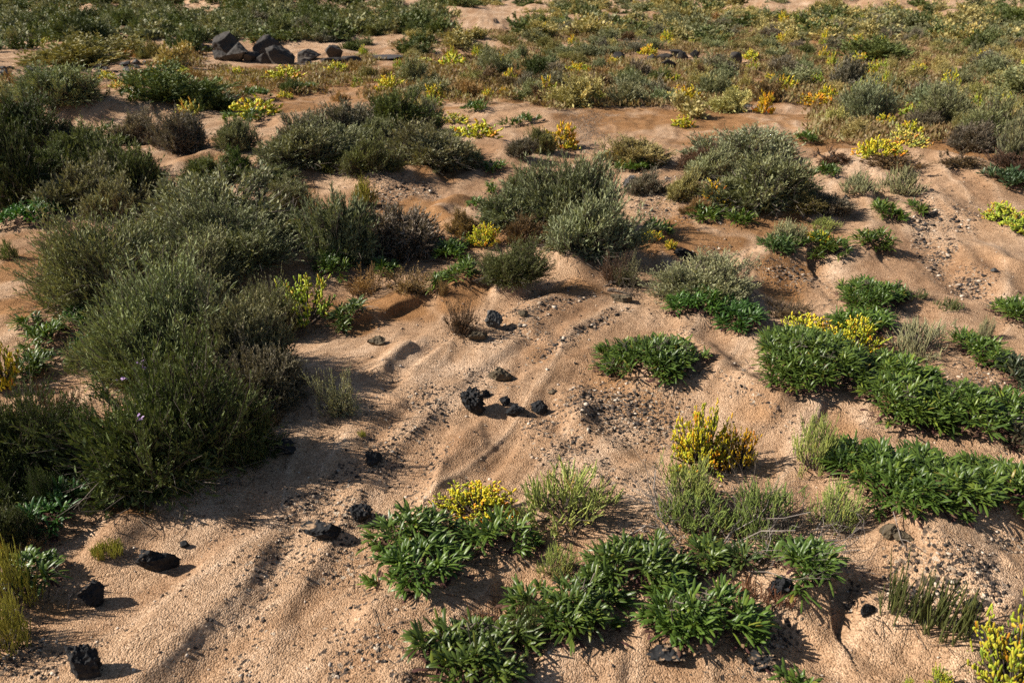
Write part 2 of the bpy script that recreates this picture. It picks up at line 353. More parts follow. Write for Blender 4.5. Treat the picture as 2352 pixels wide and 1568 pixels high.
def sand_mat():
    m, nt, out = newmat('sand_ground'); L = nt.links
    tc = nd(nt, 'ShaderNodeTexCoord'); P = tc.outputs['Object']
    soil = nd(nt, 'ShaderNodeAttribute', attribute_name='soil').outputs['Fac']
    grav = nd(nt, 'ShaderNodeAttribute', attribute_name='gravel').outputs['Fac']
    def noise(s, d=4, r=.55):
        n = nd(nt, 'ShaderNodeTexNoise'); n.inputs['Scale'].default_value = s; n.inputs['Detail'].default_value = d; n.inputs['Roughness'].default_value = r
        L.new(P, n.inputs['Vector']); return n.outputs[0]
    def voro(s):
        n = nd(nt, 'ShaderNodeTexVoronoi'); n.inputs['Scale'].default_value = s; L.new(P, n.inputs['Vector']); return n
    big = noise(.9, 3); med = noise(6, 5); fine = noise(70, 3, .7)
    base = ramp(nt, big, [(.3,(.42,.265,.158)),(.5,(.49,.325,.205)),(.7,(.56,.395,.27))])
    base = mix(nt, 'MULTIPLY', .8, base, ramp(nt, med, [(.3,(.78,.74,.70)),(.55,(1,1,1)),(.75,(1.1,1.1,1.1))]))
    bd = nd(nt, 'ShaderNodeAttribute', attribute_name='band').outputs['Fac']  # pale crests, browner troughs: grain sorting, with relief contrast put into the colour
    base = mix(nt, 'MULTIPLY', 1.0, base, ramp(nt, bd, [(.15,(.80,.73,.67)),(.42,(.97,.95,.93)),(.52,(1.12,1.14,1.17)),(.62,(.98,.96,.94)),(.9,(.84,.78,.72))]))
    base = mix(nt, 'MULTIPLY', .7, base, ramp(nt, noise(24, 4, .6), [(.3,(.80,.76,.72)),(.5,(1,1,1)),(.7,(1.12,1.12,1.12))]))
    sc = ramp(nt, med, [(.25,(.20,.095,.035)),(.5,(.29,.145,.058)),(.75,(.37,.20,.09))])
    # soft edge of the crusted soil
    ad = nd(nt, 'ShaderNodeMath', operation='MULTIPLY_ADD'); L.new(med, ad.inputs[0]); ad.inputs[1].default_value = .5; L.new(soil, ad.inputs[2])
    sf = nd(nt, 'ShaderNodeMapRange'); L.new(ad.outputs[0], sf.inputs[0]); sf.inputs[1].default_value = .42; sf.inputs[2].default_value = .80
    sf.inputs[4].default_value = .92
    c = mix(nt, 'MIX', sf.outputs[0], base, sc)
    # single grains: two sizes
    v1 = voro(170); v2 = voro(75)
    sep1 = nd(nt, 'ShaderNodeSeparateColor'); L.new(v1.outputs['Color'], sep1.inputs[0])
    g1 = ramp(nt, sep1.outputs[0], [(0,(.35,.30,.27)),(.10,(.62,.56,.5)),(.2,(.92,.9,.88)),(.75,(1.03,1.03,1.03)),(.92,(1.25,1.28,1.3)),(1,(1.5,1.6,1.7))])
    c = mix(nt, 'MULTIPLY', .85, c, g1)
    sep2 = nd(nt, 'ShaderNodeSeparateColor'); L.new(v2.outputs['Color'], sep2.inputs[0])
    # pebbly patches darken in single stones
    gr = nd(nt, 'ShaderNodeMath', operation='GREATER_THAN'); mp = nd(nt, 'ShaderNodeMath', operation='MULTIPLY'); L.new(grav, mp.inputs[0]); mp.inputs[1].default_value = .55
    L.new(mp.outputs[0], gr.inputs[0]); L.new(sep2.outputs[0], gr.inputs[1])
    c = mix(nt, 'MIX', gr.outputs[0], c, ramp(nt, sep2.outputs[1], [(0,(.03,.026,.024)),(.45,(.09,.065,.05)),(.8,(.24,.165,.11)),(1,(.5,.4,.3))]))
    p = nd(nt, 'ShaderNodeBsdfPrincipled'); p.inputs['Roughness'].default_value = .95; p.inputs['Specular IOR Level'].default_value = .12
    L.new(c, p.inputs['Base Color'])
    def bump(h, s, d, prev=None):
        b = nd(nt, 'ShaderNodeBump'); b.inputs['Strength'].default_value = s; b.inputs['Distance'].default_value = d
        L.new(h, b.inputs['Height'])
        if prev is not None: L.new(prev, b.inputs['Normal'])
        return b.outputs[0]
    n = bump(med, .7, .022); n = bump(fine, 1.0, .007, n)
    inv = nd(nt, 'ShaderNodeMath', operation='SUBTRACT'); inv.inputs[0].default_value = 1; L.new(v1.outputs['Distance'], inv.inputs[1])
    n = bump(inv.outputs[0], 1.0, .005, n)
    L.new(n, p.inputs['Normal']); L.new(p.outputs[0], out.inputs[0])
    return m

# ------------------------------------------------------------------ ground sheet
def build_ground():
    ys = np.concatenate([np.linspace(-6, 1.2, 24, endpoint=False), np.geomspace(1.2, 24, 820, endpoint=False), np.geomspace(24, 1500, 150)])
    u = np.linspace(-1, 1, 760)
    Yp = np.maximum(ys, 1.2)[:,None]
    X = (0.80*Yp+0.9)*u[None,:]+(2.2*Yp+12)*np.sign(u)*np.abs(u)[None,:]**11
    Y = np.broadcast_to(ys[:,None], X.shape)
    Z = height(X, Y); 
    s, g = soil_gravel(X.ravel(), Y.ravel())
    nr, nc = X.shape
    i = np.arange(nr-1)[:,None]*nc; j = np.arange(nc-1)[None,:]
    F = np.stack([i+j, i+j+1, i+nc+j+1, i+nc+j], -1).reshape(-1,4)
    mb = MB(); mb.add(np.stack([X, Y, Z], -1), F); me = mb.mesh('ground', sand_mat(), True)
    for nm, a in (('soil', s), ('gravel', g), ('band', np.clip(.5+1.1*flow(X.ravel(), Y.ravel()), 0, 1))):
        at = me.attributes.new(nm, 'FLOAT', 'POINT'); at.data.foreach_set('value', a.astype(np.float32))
    o = bpy.data.objects.new('ground', me); S.collection.objects.link(o); o['kind'] = 'structure'

# ------------------------------------------------------------------ tagging
def tag(o, label, cat, group=None, kind=None):
    if label: o['label'] = label
    if cat: o['category'] = cat
    if group: o['group'] = group
    if kind: o['kind'] = kind
    return o
def link(name, me, parent=None, color=None):
    o = bpy.data.objects.new(name, me); S.collection.objects.link(o)
    if parent: o.parent = parent
    if color: o.color = (*color, 1)
    return o
def root(name, loc, rz=0, sc=(1,1,1)):
    o = bpy.data.objects.new(name, None); S.collection.objects.link(o); o.empty_display_size = .1
    o.location = loc; o.rotation_euler = (0,0,rz); o.scale = sc; return o

# ------------------------------------------------------------------ shrubs: unit dome (radius 1, height 1)
UP = np.array((0,0,1.0))
def hemi(n, rng, zmin=0.02):
    z = rng.uniform(zmin, 1, n); a = rng.uniform(0, 2*math.pi, n); r = np.sqrt(np.maximum(0, 1-z*z))
    return np.stack([r*np.cos(a), r*np.sin(a), z], 1)
def gen_shrub(seed, nclump, nshoot, nleaf, lw, ll, spray=1.0, stems=True, lean=(0,0,0), tight=.15):
    rng = np.random.default_rng(seed)
    cdirs = hemi(nclump, rng); crad = rng.uniform(.55, 1.0, nclump)*(1+.2*np.cos(np.arctan2(cdirs[:,1], cdirs[:,0])-rng.uniform(0, 6.28))+.1*np.cos(3*np.arctan2(cdirs[:,1], cdirs[:,0])-rng.uniform(0, 6.28))); ctint = rng.normal(0, .10, nclump)
    wp = 6; nw = nshoot//wp; nshoot = nw*wp          # twigs stand together in wisps
    c = rng.integers(0, nclump, nw)
    d = unit(cdirs[c]+rng.normal(0, tight, (nw,3))); d[:,2] = np.abs(d[:,2])
    rad = crad[c]*np.where(rng.random(nw) < .2, rng.uniform(.25,.55,nw), rng.uniform(.5,.80,nw))
    st = d*rad[:,None]; sd = unit(d*.6+UP*.55*spray+np.array(lean)+rng.normal(0, .28, (nw,3)))
    c = np.repeat(c, wp); d = np.repeat(d, wp, 0); st = np.repeat(st, wp, 0)+rng.normal(0, .022, (nshoot,3)); st[:,2] = np.maximum(st[:,2], .03)
    sd = unit(np.repeat(sd, wp, 0)+rng.normal(0, .17, (nshoot,3)))
    L = rng.uniform(.16,.33,nshoot)*spray*crad[c]
    en = st+sd*L[:,None]
    t = rng.uniform(.05, 1.0, (nshoot,nleaf)); t = np.sort(t, 1)
    curve = (rng.normal(0, .05, (nshoot,3))+UP*.02)
    b = st[:,None,:]+sd[:,None,:]*(L[:,None]*t)[:,:,None]+curve[:,None,:]*(t**2)[:,:,None]
    b = b.reshape(-1,3); ds = np.repeat(sd, nleaf, 0)
    ld = unit(ds*1.0+rng.normal(0, .36, b.shape)+UP*.12); nm = perp(ld, rng)
    n = len(b); keep = b[:,2] > .01
    tint = np.clip(.45+np.repeat(ctint[c]+rng.normal(0,.12,nshoot), nleaf)+rng.normal(0,.13,n)+.15*(t.ravel()-.5), 0, 1)
    mf = MB(); leaves(mf, b[keep], ld[keep], nm[keep], ll*rng.uniform(.6,1.3,n)[keep], lw*rng.uniform(.7,1.3,n)[keep], tint[keep])
    # larger leaves added deep in the crown to block light
    ni = nshoot*nleaf//4; di = hemi(ni, rng, .0); bi = di*(rng.uniform(.2, .60, ni)*crad[rng.integers(0, nclump, ni)])[:,None]; li = unit(di+rng.normal(0, .7, (ni,3)))
    leaves(mf, bi, li, perp(li, rng), ll*rng.uniform(1.4, 2.6, ni), lw*rng.uniform(1.3, 2.4, ni), np.clip(rng.normal(.45, .15, ni), 0, 1))
    ms = None
    if stems:
        ms = MB()
        k = rng.permutation(nshoot)[:max(20, nshoot//3)]
        o = np.stack([rng.normal(0,.12,len(k)), rng.normal(0,.12,len(k)), np.zeros(len(k))-.03], 1)
        mid = (o+st[k])*.5+np.array((0,0,-.06))*st[k][:,2:3]+rng.normal(0,.04,(len(k),3)); mid[:,2] = np.maximum(mid[:,2], .03)
        tubes(ms, o, mid, np.full(len(k), lw*1.6), np.full(len(k), lw*1.1), 3, rng)
        tubes(ms, mid, st[k], np.full(len(k), lw*1.1), np.full(len(k), lw*.7), 3, rng)
        tubes(ms, st, en+curve, np.full(nshoot, lw*.55), np.full(nshoot, lw*.25), 3, rng)
        # bare dry twigs poking out low on the shrub
        nb = nshoot//10
        dd = hemi(nb, rng, 0.0); dd[:,2] *= .35; dd = unit(dd); r0 = rng.uniform(.4,.8,nb)
        p0 = dd*r0[:,None]; p1 = p0+unit(dd+rng.normal(0,.5,(nb,3)))*rng.uniform(.12,.3,nb)[:,None]; p1[:,2] = np.maximum(p1[:,2], .01)
        tubes(ms, p0, p1, np.full(nb, lw*.6), np.full(nb, lw*.25), 3, rng, tint=np.clip(rng.normal(.85,.15,nb),0,1))
    e = mf.extent(); mf.rescale(e)
    if ms: ms.rescale(e)
    return mf, ms
SH = {}
def shrub_set(key, n, **kw):
    SH[key] = []
    for i in range(n):
        mf, ms = gen_shrub(seed=hash_seed(key)+i, **kw)
        SH[key].append((mf.mesh('foliage', M['foliage']), ms.mesh('stem', M['wood']) if ms else None))
def hash_seed(s): return sum(ord(ch)*(7+i) for i, ch in enumerate(s))*13
shrub_set('heath0', 4, nclump=60, nshoot=2600, nleaf=20, lw=.0056, ll=.046)
shrub_set('broom0', 3, nclump=55, nshoot=2400, nleaf=18, lw=.0050, ll=.054, spray=1.5, tight=.2)
shrub_set('heath1', 4, nclump=46, nshoot=1700, nleaf=14, lw=.0080, ll=.068)
shrub_set('broom1', 3, nclump=40, nshoot=1600, nleaf=14, lw=.0075, ll=.075, spray=1.45)
shrub_set('heath2', 5, nclump=30, nshoot=600, nleaf=11, lw=.0125, ll=.080, stems=False)
shrub_set('broom2', 3, nclump=30, nshoot=600, nleaf=11, lw=.0115, ll=.09, spray=1.4, stems=False)
shrub_set('sparse0', 3, nclump=26, nshoot=260, nleaf=18, lw=.008, ll=.040, spray=1.7)
shrub_set('sparse1', 3, nclump=26, nshoot=240, nleaf=14, lw=.014, ll=.065, spray=1.6)
shrub_set('sparse2', 3, nclump=20, nshoot=150, nleaf=9, lw=.026, ll=.10, spray=1.5, stems=False)
rnd = random.Random(4)
def fit(x0, y0, x1, y1, aspect=.85, hmin=.18, hmax=1.25, flatp=False, cf=.38):
    """ground spot, half width and height of a plant seen with this outline"""
    cx = (x0+x1)/2
    fx, fy = place(cx, y1)
    _, _, dep = to_p(fx, fy, hz(fx, fy))
    Wm = (x1-x0)/FP*float(dep); D = Wm*aspect
    # a flat outline means a shallow footprint
    bx, by = place(cx, y0+(y1-y0)*.25); span = math.hypot(bx-fx, by-fy)
    D = min(max(span*1.12, .3*Wm), 1.7*Wm) if flatp else min(D, max(span, .35*Wm))
    n = math.hypot(fx, fy); X = fx+fx/n*D*cf; Y = fy+fy/n*D*cf
    z = hz(X, Y); _, _, dep = to_p(X, Y, z); Wm = (x1-x0)/FP*float(dep)
    lo, hi = hmin*Wm, hmax*Wm
    for _ in range(24):
        h = (lo+hi)/2; _, py, _ = to_p(X+X/n*D*.12, Y+Y/n*D*.12, z+h)
        if py > y0: lo = h
        else: hi = h
    return X, Y, z, Wm, D, (lo+hi)/2, float(dep)
COL = dict(green=(.14,.165,.055), dark=(.080,.105,.036), grey=(.25,.26,.135), pale=(.36,.36,.205), brown=(.19,.12,.06), red=(.15,.080,.048),
           yg=(.46,.39,.15), tan=(.40,.25,.10), greybrown=(.22,.19,.135), olive=(.26,.235,.085), bright=(.12,.18,.04))
def vary(c, a=.12):
    k = 1+rnd.uniform(-a, a); return tuple(max(.005, v*k*(1+rnd.uniform(-a,a)*.5)) for v in c)
def mound(X, Y, rx, ry, h):
    if Y < 9: BG.append((X, Y, max(rx, .04), max(ry, .04), h))
def shrub(x0, y0, x1, y1, style, col, label, group=None, name='shrub', cat='shrub', lod=None, sinkz=.02):
    X, Y, z, Wm, D, h, dep = fit(x0, y0, x1, y1)
    l = lod if lod is not None else (0 if dep < 6.2 else 1 if dep < 12.5 else 2)
    f, s = rnd.choice(SH[style+str(l)])
    mh = .05*min(Wm, .8); mound(X, Y, Wm*.45, max(D/2, Wm*.3)*.9, mh)
    put_shrub(X, Y, z-sinkz*h+.5*mh, Wm/2*1.0, max(D/2, Wm*.3), h*.98, f, s, COL[col] if isinstance(col, str) else col, label, group, name, cat)
def put_shrub(X, Y, z, rx, ry, h, f, s, col, label, group, name='shrub', cat='shrub'):
    c = vary(col)
    if s is None:
        o = link(name, f, None, c); o.location = (X, Y, z); o.rotation_euler = (0,0,rnd.uniform(-.5,.5)+rnd.choice((0,math.pi))); o.scale = (rx, ry, h)
        return tag(o, label, cat, group)
    r = root(name, (X, Y, z), rnd.uniform(-.4,.4)+rnd.choice((0,math.pi)), (rx, ry, h))
    link('foliage', f, r, c); link('stem', s, r)
    return tag(r, label, cat, group)

# ------------------------------------------------------------------ fleshy rosette plants (own leaf mat per plant)
def rosette_leaves(mb, base, az, e0, bend, L, hw, tint, st):
    n = len(base); m = len(st)
    pos = base.copy(); e = e0.copy(); side = np.stack([-np.sin(az), np.cos(az), np.zeros(n)], 1)
    rows = []; pt = 0
    tw = np.random.default_rng(n).normal(0, .25, n)
    for t, w in st:
        dt = t-pt; pt = t
        dv = np.stack([np.cos(az)*np.cos(e), np.sin(az)*np.cos(e), np.sin(e)], 1)
        pos = pos+dv*(L*dt)[:,None]
        nr = np.cross(dv, side)*-1
        s2 = side*np.cos(tw)[:,None]+nr*np.sin(tw)[:,None]
        hwv = (hw*w)[:,None]
        rows.append(np.stack([pos-s2*hwv+nr*hwv*-.0, pos+nr*hwv*.38*-1, pos+s2*hwv], 1))
        e = e-bend*dt
    V = np.stack(rows, 1)   # n,m,3,3
    b = (np.arange(n)*m*3)[:,None,None]; i = (np.arange(m-1)*3)[None,:,None]; j = np.arange(2)[None,None,:]
    F = np.stack([b+i+j, b+i+j+1, b+i+3+j+1, b+i+3+j], -1).reshape(-1,4)
    mb.add(V, F, np.repeat(tint, m*3))
ST = {0:[(0,.22),(.3,.42),(.58,.95),(.78,1.0),(.92,.62),(1,.05)], 1:[(0,.3),(.5,.9),(.8,1.0),(1,.08)], 2:[(0,.4),(.6,1.0),(1,.15)]}
def rosette(x0, y0, x1, y1, label, col=(.098,.150,.025), group='leafy rosette mats on the sand', Ls=1.0, dens=1.0, seed=None, stalks=0, upright=0, dry=.22):
    X, Y, z, Wm, D, h, dep = fit(x0, y0, x1, y1, hmin=.04, hmax=.55, flatp=True, cf=.47)
    l = 0 if dep < 6.5 else 1 if dep < 11 else 2
    rng = np.random.default_rng(int(x0*7+y0*13) if seed is None else seed)
    LL = (.069, .078, .10)[l]*Ls
    rx = max(Wm/2-LL*.30, .03); ry = max(D/2-LL*.15, .03); h = min(h, .55*LL+.30*min(rx,ry)+.03)
    sp = (.051, .060, .085)[l]*Ls/dens**.5
    n = max(1, int(math.pi*rx*ry/sp**2*.95))
    # uneven outline
    ph = rng.uniform(0, 6.28, 4)
    P = []
    while len(P) < n:
        a = rng.uniform(0, 6.28); r = math.sqrt(rng.random())
        lim = 1+.16*math.sin(2*a+ph[0])+.14*math.sin(3*a+ph[1])+.13*math.sin(5*a+ph[2])+.08*math.sin(9*a+ph[3])-.12
        if r > lim: continue
        q = (r*math.cos(a), r*math.sin(a))
        if len(P) < 400 and any((q[0]-p[0])**2*rx*rx+(q[1]-p[1])**2*ry*ry < (sp*.5)**2 for p in P) and rng.random() < .85: continue
        P.append(q)
    P = np.array(P); px = P[:,0]*rx; py = P[:,1]*ry; rr = np.clip(np.sqrt(P[:,0]**2+P[:,1]**2), 0, 1)
    gz = height(X+px, Y+py)-z
    dome = np.maximum(0, h-.6*LL)*np.sqrt(np.maximum(0, 1-rr**2))
    nl = (25, 17, 12)[l]
    N = n*nl; ro = np.repeat(np.arange(n), nl)
    az = rng.uniform(0, 6.28, N); ring = np.tile(np.linspace(0, 1, nl), n)
    out_az = np.arctan2(py, px)[ro]; lean = (.75*rr**1.5)[ro]
    e0 = np.radians(18+62*ring)+rng.normal(0, .16, N)+np.radians(6)*upright
    dv = np.stack([np.cos(az)*np.cos(e0), np.sin(az)*np.cos(e0), np.sin(e0)], 1)+np.stack([np.cos(out_az)*lean, np.sin(out_az)*lean, 0*lean], 1)
    dv = unit(dv); az = np.arctan2(dv[:,1], dv[:,0]); e0 = np.maximum(np.arcsin(np.clip(dv[:,2],-1,1)), .12)
    base = np.stack([px[ro], py[ro], gz[ro]+dome[ro]+.004], 1)+rng.normal(0, .008, (N,3))*(1,1,.3)
    L = LL*rng.uniform(.55, 1.35, N)*(1.05-.2*ring)*np.repeat(rng.uniform(.55,1.35,n), nl); hw = LL*.070*rng.uniform(.8, 1.25, N)*(1,1.15,1.45)[l]
    rt = rng.normal(0, .15, n)
    tint = np.clip(.42+rt[ro]+rng.normal(0, .22, N), 0, .93)
    tint = np.where(rng.random(N) < .025, rng.uniform(.93,1,N), tint)
    mb = MB(); rosette_leaves(mb, base, az, e0, rng.uniform(.3, 1.1, N), L, hw, tint, ST[l])
    mh = .022+.05*min(rx, .35); mound(X, Y, rx*1.05, ry*1.05, mh)
    r = root('rosette_plant', (X, Y, z+.55*mh))
    link('leaves', mb.mesh('leaves', M['rosette'], True), r, vary(col, .10))
    if l < 2:   # withered leaves and old flower stalks under and above the mat
        nd_ = max(6, int(n*nl*dry)); k = rng.integers(0, n, nd_)
        mb = MB(); b2 = np.stack([px[k]*1.02, py[k]*1.02, gz[k]+dome[k]*.45+.006], 1)+rng.normal(0, .02, (nd_,3))*(1,1,.15)
        rosette_leaves(mb, b2, rng.uniform(0, 6.28, nd_), rng.uniform(-.1, .35, nd_), rng.uniform(0, .8, nd_), LL*rng.uniform(.5, .9, nd_), np.full(nd_, LL*.09), rng.random(nd_), ST[1])
        link('withered_leaves', mb.mesh('withered_leaves', M['dryleaf'], True), r)
    for i in range(stalks):
        k = rng.integers(0, n); mb = MB()
        p = np.array((px[k], py[k], gz[k]+dome[k]*.6)); d = unit(np.array((rng.normal(0,.35), rng.normal(0,.35), 1.0))); Lk = LL*rng.uniform(1.3, 1.9)
        q = p+d*Lk; tubes(mb, p[None], q[None], [.0016], [.0012], 4, rng, [.3])
        nb = 9; qq = np.repeat(q[None], nb, 0)+rng.normal(0, .008, (nb,3)); e = qq+rng.normal(0, .018, (nb,3))+UP*.008
        tubes(mb, qq, e, np.full(nb, .0010), np.full(nb, .0028), 4, rng)
        link('dry_flower_stalk', mb.mesh('dry_flower_stalk', M['wood']), r)
    return tag(r, label, 'leafy plant', group)

# ------------------------------------------------------------------ yellow club-leaved succulents
CLUB = {0:[(0,.25),(.15,.55),(.45,.85),(.75,1.0),(.92,.75),(1,.1)], 1:[(0,.4),(.55,1.0),(.9,.8),(1,.1)], 2:[(0,.5),(.6,1.0),(1,.2)]}
def gen_yellow(seed, nb, per, ll, lr, l, up=.45):
    rng = np.random.default_rng(seed)
    d = hemi(nb, rng, .03); rad = rng.uniform(.55, .92, nb); tip = d*rad[:,None]
    tip[:,2] = np.maximum(tip[:,2], .05)
    N = nb*per; o = np.repeat(np.arange(nb), per); t = np.tile(np.linspace(.45, 1, per), nb)
    base0 = tip*.15*np.array((1,1,0)); p = base0[o]+(tip-base0)[o]*(t**.8)[:,None]+rng.normal(0, .025, (N,3))
    ld = unit(d[o]*.45+UP*up+rng.normal(0, .50, (N,3))); ld[:,2] = np.maximum(ld[:,2], -.1)
    bt = rng.normal(0, .13, nb)
    tint = np.clip(.46+bt[o]*1.8+rng.normal(0, .18, N)-.35*(1-t), 0, 1)
    mf = MB(); revolve(mf, p, unit(ld), ll*rng.uniform(.55, 1.2, N), CLUB[l], (6,5,4)[l], tint, lr*rng.uniform(.75, 1.2, N), rng)
    ms = MB(); mid = (base0+tip)*.5-UP*.06; mid[:,2] = np.maximum(mid[:,2], .02)
    tubes(ms, base0-UP*.05, mid, np.full(nb, .022), np.full(nb, .016), 4, rng); tubes(ms, mid, tip, np.full(nb, .016), np.full(nb, .009), 4, rng)
    e = mf.extent(); mf.rescale(e); ms.rescale(e)
    return mf, ms
YS = {}
for key, cnt, kw in (('0',3,dict(nb=62, per=11, ll=.125, lr=.021, l=0)), ('big',1,dict(nb=95, per=12, ll=.105, lr=.017, l=0)), ('1',3,dict(nb=58, per=8, ll=.16, lr=.030, l=1)), ('2',3,dict(nb=40, per=6, ll=.22, lr=.045, l=2))):
    YS[key] = []
    for i in range(cnt):
        a, b = gen_yellow(hash_seed('yel'+key)+i, **kw)
        YS[key].append((a.mesh('leaves', M['yellow'], True), b.mesh('stem', M['wood'])))
YC = dict(y=(.72,.57,.03), o=(.72,.43,.018), g=(.46,.46,.04), p=(.70,.58,.09))
KEEP = [(200,300,178),(470,800,150)]
def yellow(x0, y0, x1, y1, col, label, key=None, group='yellow succulents', hmax=1.2):
    if y1 < 400: w_ = (x1-x0)*.14; x0 -= w_; x1 += w_; y0 -= (y1-y0)*.12
    if y1 < 320: KEEP.append((x0, x1, y1))
    X, Y, z, Wm, D, h, dep = fit(x0, y0, x1, y1, hmax=hmax)
    k = key or ('0' if dep < 6 else '1' if dep < 10 else '2')
    a, b = rnd.choice(YS[k]); c = vary(YC[col], .10)
    mh = .06*min(Wm, .6); mound(X, Y, Wm*.45, max(D*.48, Wm*.3)*.95, mh)
    r = root('yellow_succulent', (X, Y, z-.01*h+.5*mh), rnd.uniform(0, 6.28) if abs(Wm-D) < .2*Wm else rnd.choice((0, math.pi))+rnd.uniform(-.3,.3), (Wm*.48, max(D*.48, Wm*.3), h*.95))
    link('leaves', a, r, c)
    if dep < 12: link('stem', b, r)
    return tag(r, label, 'succulent', group)

# ------------------------------------------------------------------ jointed green stick plants
STICK = [(0,.8),(.18,1.0),(.22,.78),(.40,1.0),(.44,.78),(.62,.95),(.66,.75),(.84,.85),(.9,.6),(1,.15)]
STICKF = [(0,1.0),(.6,.9),(1,.3)]
def gen_sticks(seed, nw, per, L, R, prof, k, upright, tall=0):
    """woody branches spreading from the base, upright jointed green sticks along them"""
    rng = np.random.default_rng(seed); ms = MB(); mf = MB()
    d = hemi(nw, rng, .05); d[:,2] *= .8
    if upright:
        a = rng.uniform(0, 6.28, nw); r = np.sqrt(rng.random(nw)); tip = np.stack([r*np.cos(a), r*np.sin(a), np.full(nw, .02)], 1)
        o0 = tip*np.array((.8,.8,0))
    else:
        tip = d*rng.uniform(.45, .85, nw)[:,None]; o0 = tip*np.array((.12,.12,0))-UP*.02
    mid = (o0+tip)*.5+rng.normal(0, .07, (nw,3)); mid[:,2] = np.maximum(mid[:,2], .02)
    tubes(ms, o0, mid, np.full(nw, .014), np.full(nw, .010), 4, rng); tubes(ms, mid, tip, np.full(nw, .010), np.full(nw, .006), 4, rng)
    m = nw*3; b = np.concatenate([mid, tip, mid]); e = b+unit(rng.normal(0, 1, (m,3))+UP*.3)*rng.uniform(.08, .26, m)[:,None]; e[:,2] = np.maximum(e[:,2], .01)
    tubes(ms, b, e, np.full(m, .006), np.full(m, .003), 3, rng, tint=np.clip(rng.normal(.7,.2,m),0,1))
    N = nw*per; o = np.repeat(np.arange(nw), per); t = rng.uniform(.3 if not upright else .8, 1, N)
    p = mid[o]+(tip-mid)[o]*t[:,None]+rng.normal(0, .05, (N,3)); p[:,2] = np.maximum(p[:,2], 0)
    dd = unit(UP*(.9 if not upright else 1.7)+d[o]*(.55 if not upright else .25)+rng.normal(0, .32, (N,3)))
    LL = L*rng.uniform(.5, 1.3, N)
    if upright: LL = L*(.35+.9*rng.random(N)**2.2)
    tint = np.clip(rng.normal(.5, .18, N), 0, 1)
    bend = rng.normal(0, .05 if not upright else .10, (N,3))+UP*.03
    revolve(mf, p, dd, LL, prof, k, tint, R*rng.uniform(.75, 1.25, N), rng, bend)
    # side sticks
    n2 = N; oo = rng.integers(0, N, n2); t2 = rng.uniform(.2, .7, n2); p2 = p[oo]+dd[oo]*(LL[oo]*t2)[:,None]+bend[oo]*(t2*t2)[:,None]
    revolve(mf, p2, unit(dd[oo]*.8+UP*.3+rng.normal(0, .4, (n2,3))), LL[oo]*rng.uniform(.25, .5, n2), prof if len(prof) < 5 else prof[::2]+[prof[-1]], k, tint[oo], np.full(n2, R*.85), rng)
    e = mf.extent(); mf.rescale(e); ms.rescale(e)
    return mf, ms
GS = {}
for key, cnt, kw in (('airy0',3,dict(nw=46, per=8, L=.20, R=.0095, prof=STICK, k=5, upright=False)), ('up0',3,dict(nw=34, per=3, L=1.0, R=.026, prof=STICK, k=5, upright=True)),
                     ('mat0',3,dict(nw=90, per=4, L=.50, R=.019, prof=STICK, k=5, upright=True)),
                     ('airy1',3,dict(nw=46, per=9, L=.22, R=.013, prof=STICKF, k=4, upright=False)), ('airy2',3,dict(nw=40, per=7, L=.25, R=.024, prof=STICKF, k=3, upright=False))):
    GS[key] = []
    for i in range(cnt):
        a, b = gen_sticks(hash_seed('gs'+key)+i, **kw); GS[key].append((a.mesh('green_stems', M['stick'], True), b.mesh('woody_stem', M['wood'])))
GC = dict(g=(.21,.27,.07), l=(.36,.41,.11), d=(.10,.11,.035), y=(.36,.34,.055), r=(.20,.09,.05), p=(.36,.35,.18), o=(.30,.18,.06))
def sticks(x0, y0, x1, y1, style, col, label, name='stick_plant', cat='stick plant', group=None, hmax=1.3):
    X, Y, z, Wm, D, h, dep = fit(x0, y0, x1, y1, hmax=hmax)
    k = style if style in GS else style+('0' if dep < 6 else '1' if dep < 11 else '2')
    if k not in GS: k = 'airy'+k[-1]
    a, b = rnd.choice(GS[k]); mh = .05*min(Wm, .6); mound(X, Y, Wm*.45, max(D*.47, Wm*.3)*.95, mh); r = root(name, (X, Y, z-.01+.5*mh), rnd.choice((0, math.pi))+rnd.uniform(-.4, .4), (Wm*.47, max(D*.47, Wm*.3), h*.92))
    link('green_stems', a, r, vary(GC[col], .08)); link('woody_stem', b, r)
    return tag(r, label, cat, group)

# ------------------------------------------------------------------ bare branches
def branchy(rng, p, d, L, r, depth, segs):
    n = 4; 
    for i in range(n):
        d = unit(d+rng.normal(0, .28, 3)); q = p+d*L/n
        if q[2] < .004: q[2] = .004
        segs.append((p, q, r, r*.86)); p = q; r *= .86
        if depth > 0 and rng.random() < .75:
            branchy(rng, p, unit(d+rng.normal(0, .65, 3)), L*rng.uniform(.4, .7), r*.6, depth-1, segs)
def dead_branch(px, py, L, az, el, r, depth, label, seed, mat='dead', name='dead_branch', cat='dead branch', nb=1, group=None):
    X, Y = place(px, py); z = hz(X, Y); rng = np.random.default_rng(seed); segs = []
    for i in range(nb):
        a = az+(rng.normal(0, .5) if nb > 1 else 0); e = el+(rng.normal(0, .2) if nb > 1 else 0)
        branchy(rng, np.array((rng.normal(0,.02) if nb > 1 else 0, rng.normal(0,.02) if nb > 1 else 0, 0.0)), np.array((math.cos(a)*math.cos(e), math.sin(a)*math.cos(e), math.sin(e))), L*rng.uniform(.75,1.1), r, depth, segs)
    mb = MB(); tubes(mb, np.array([s[0] for s in segs]), np.array([s[1] for s in segs]), np.array([s[2] for s in segs]), np.array([s[3] for s in segs]), 5, rng, np.clip(rng.normal(.5,.2,len(segs)),0,1))
    o = link(name, mb.mesh(name, M[mat])); o.location = (X, Y, z); return tag(o, label, cat, group)

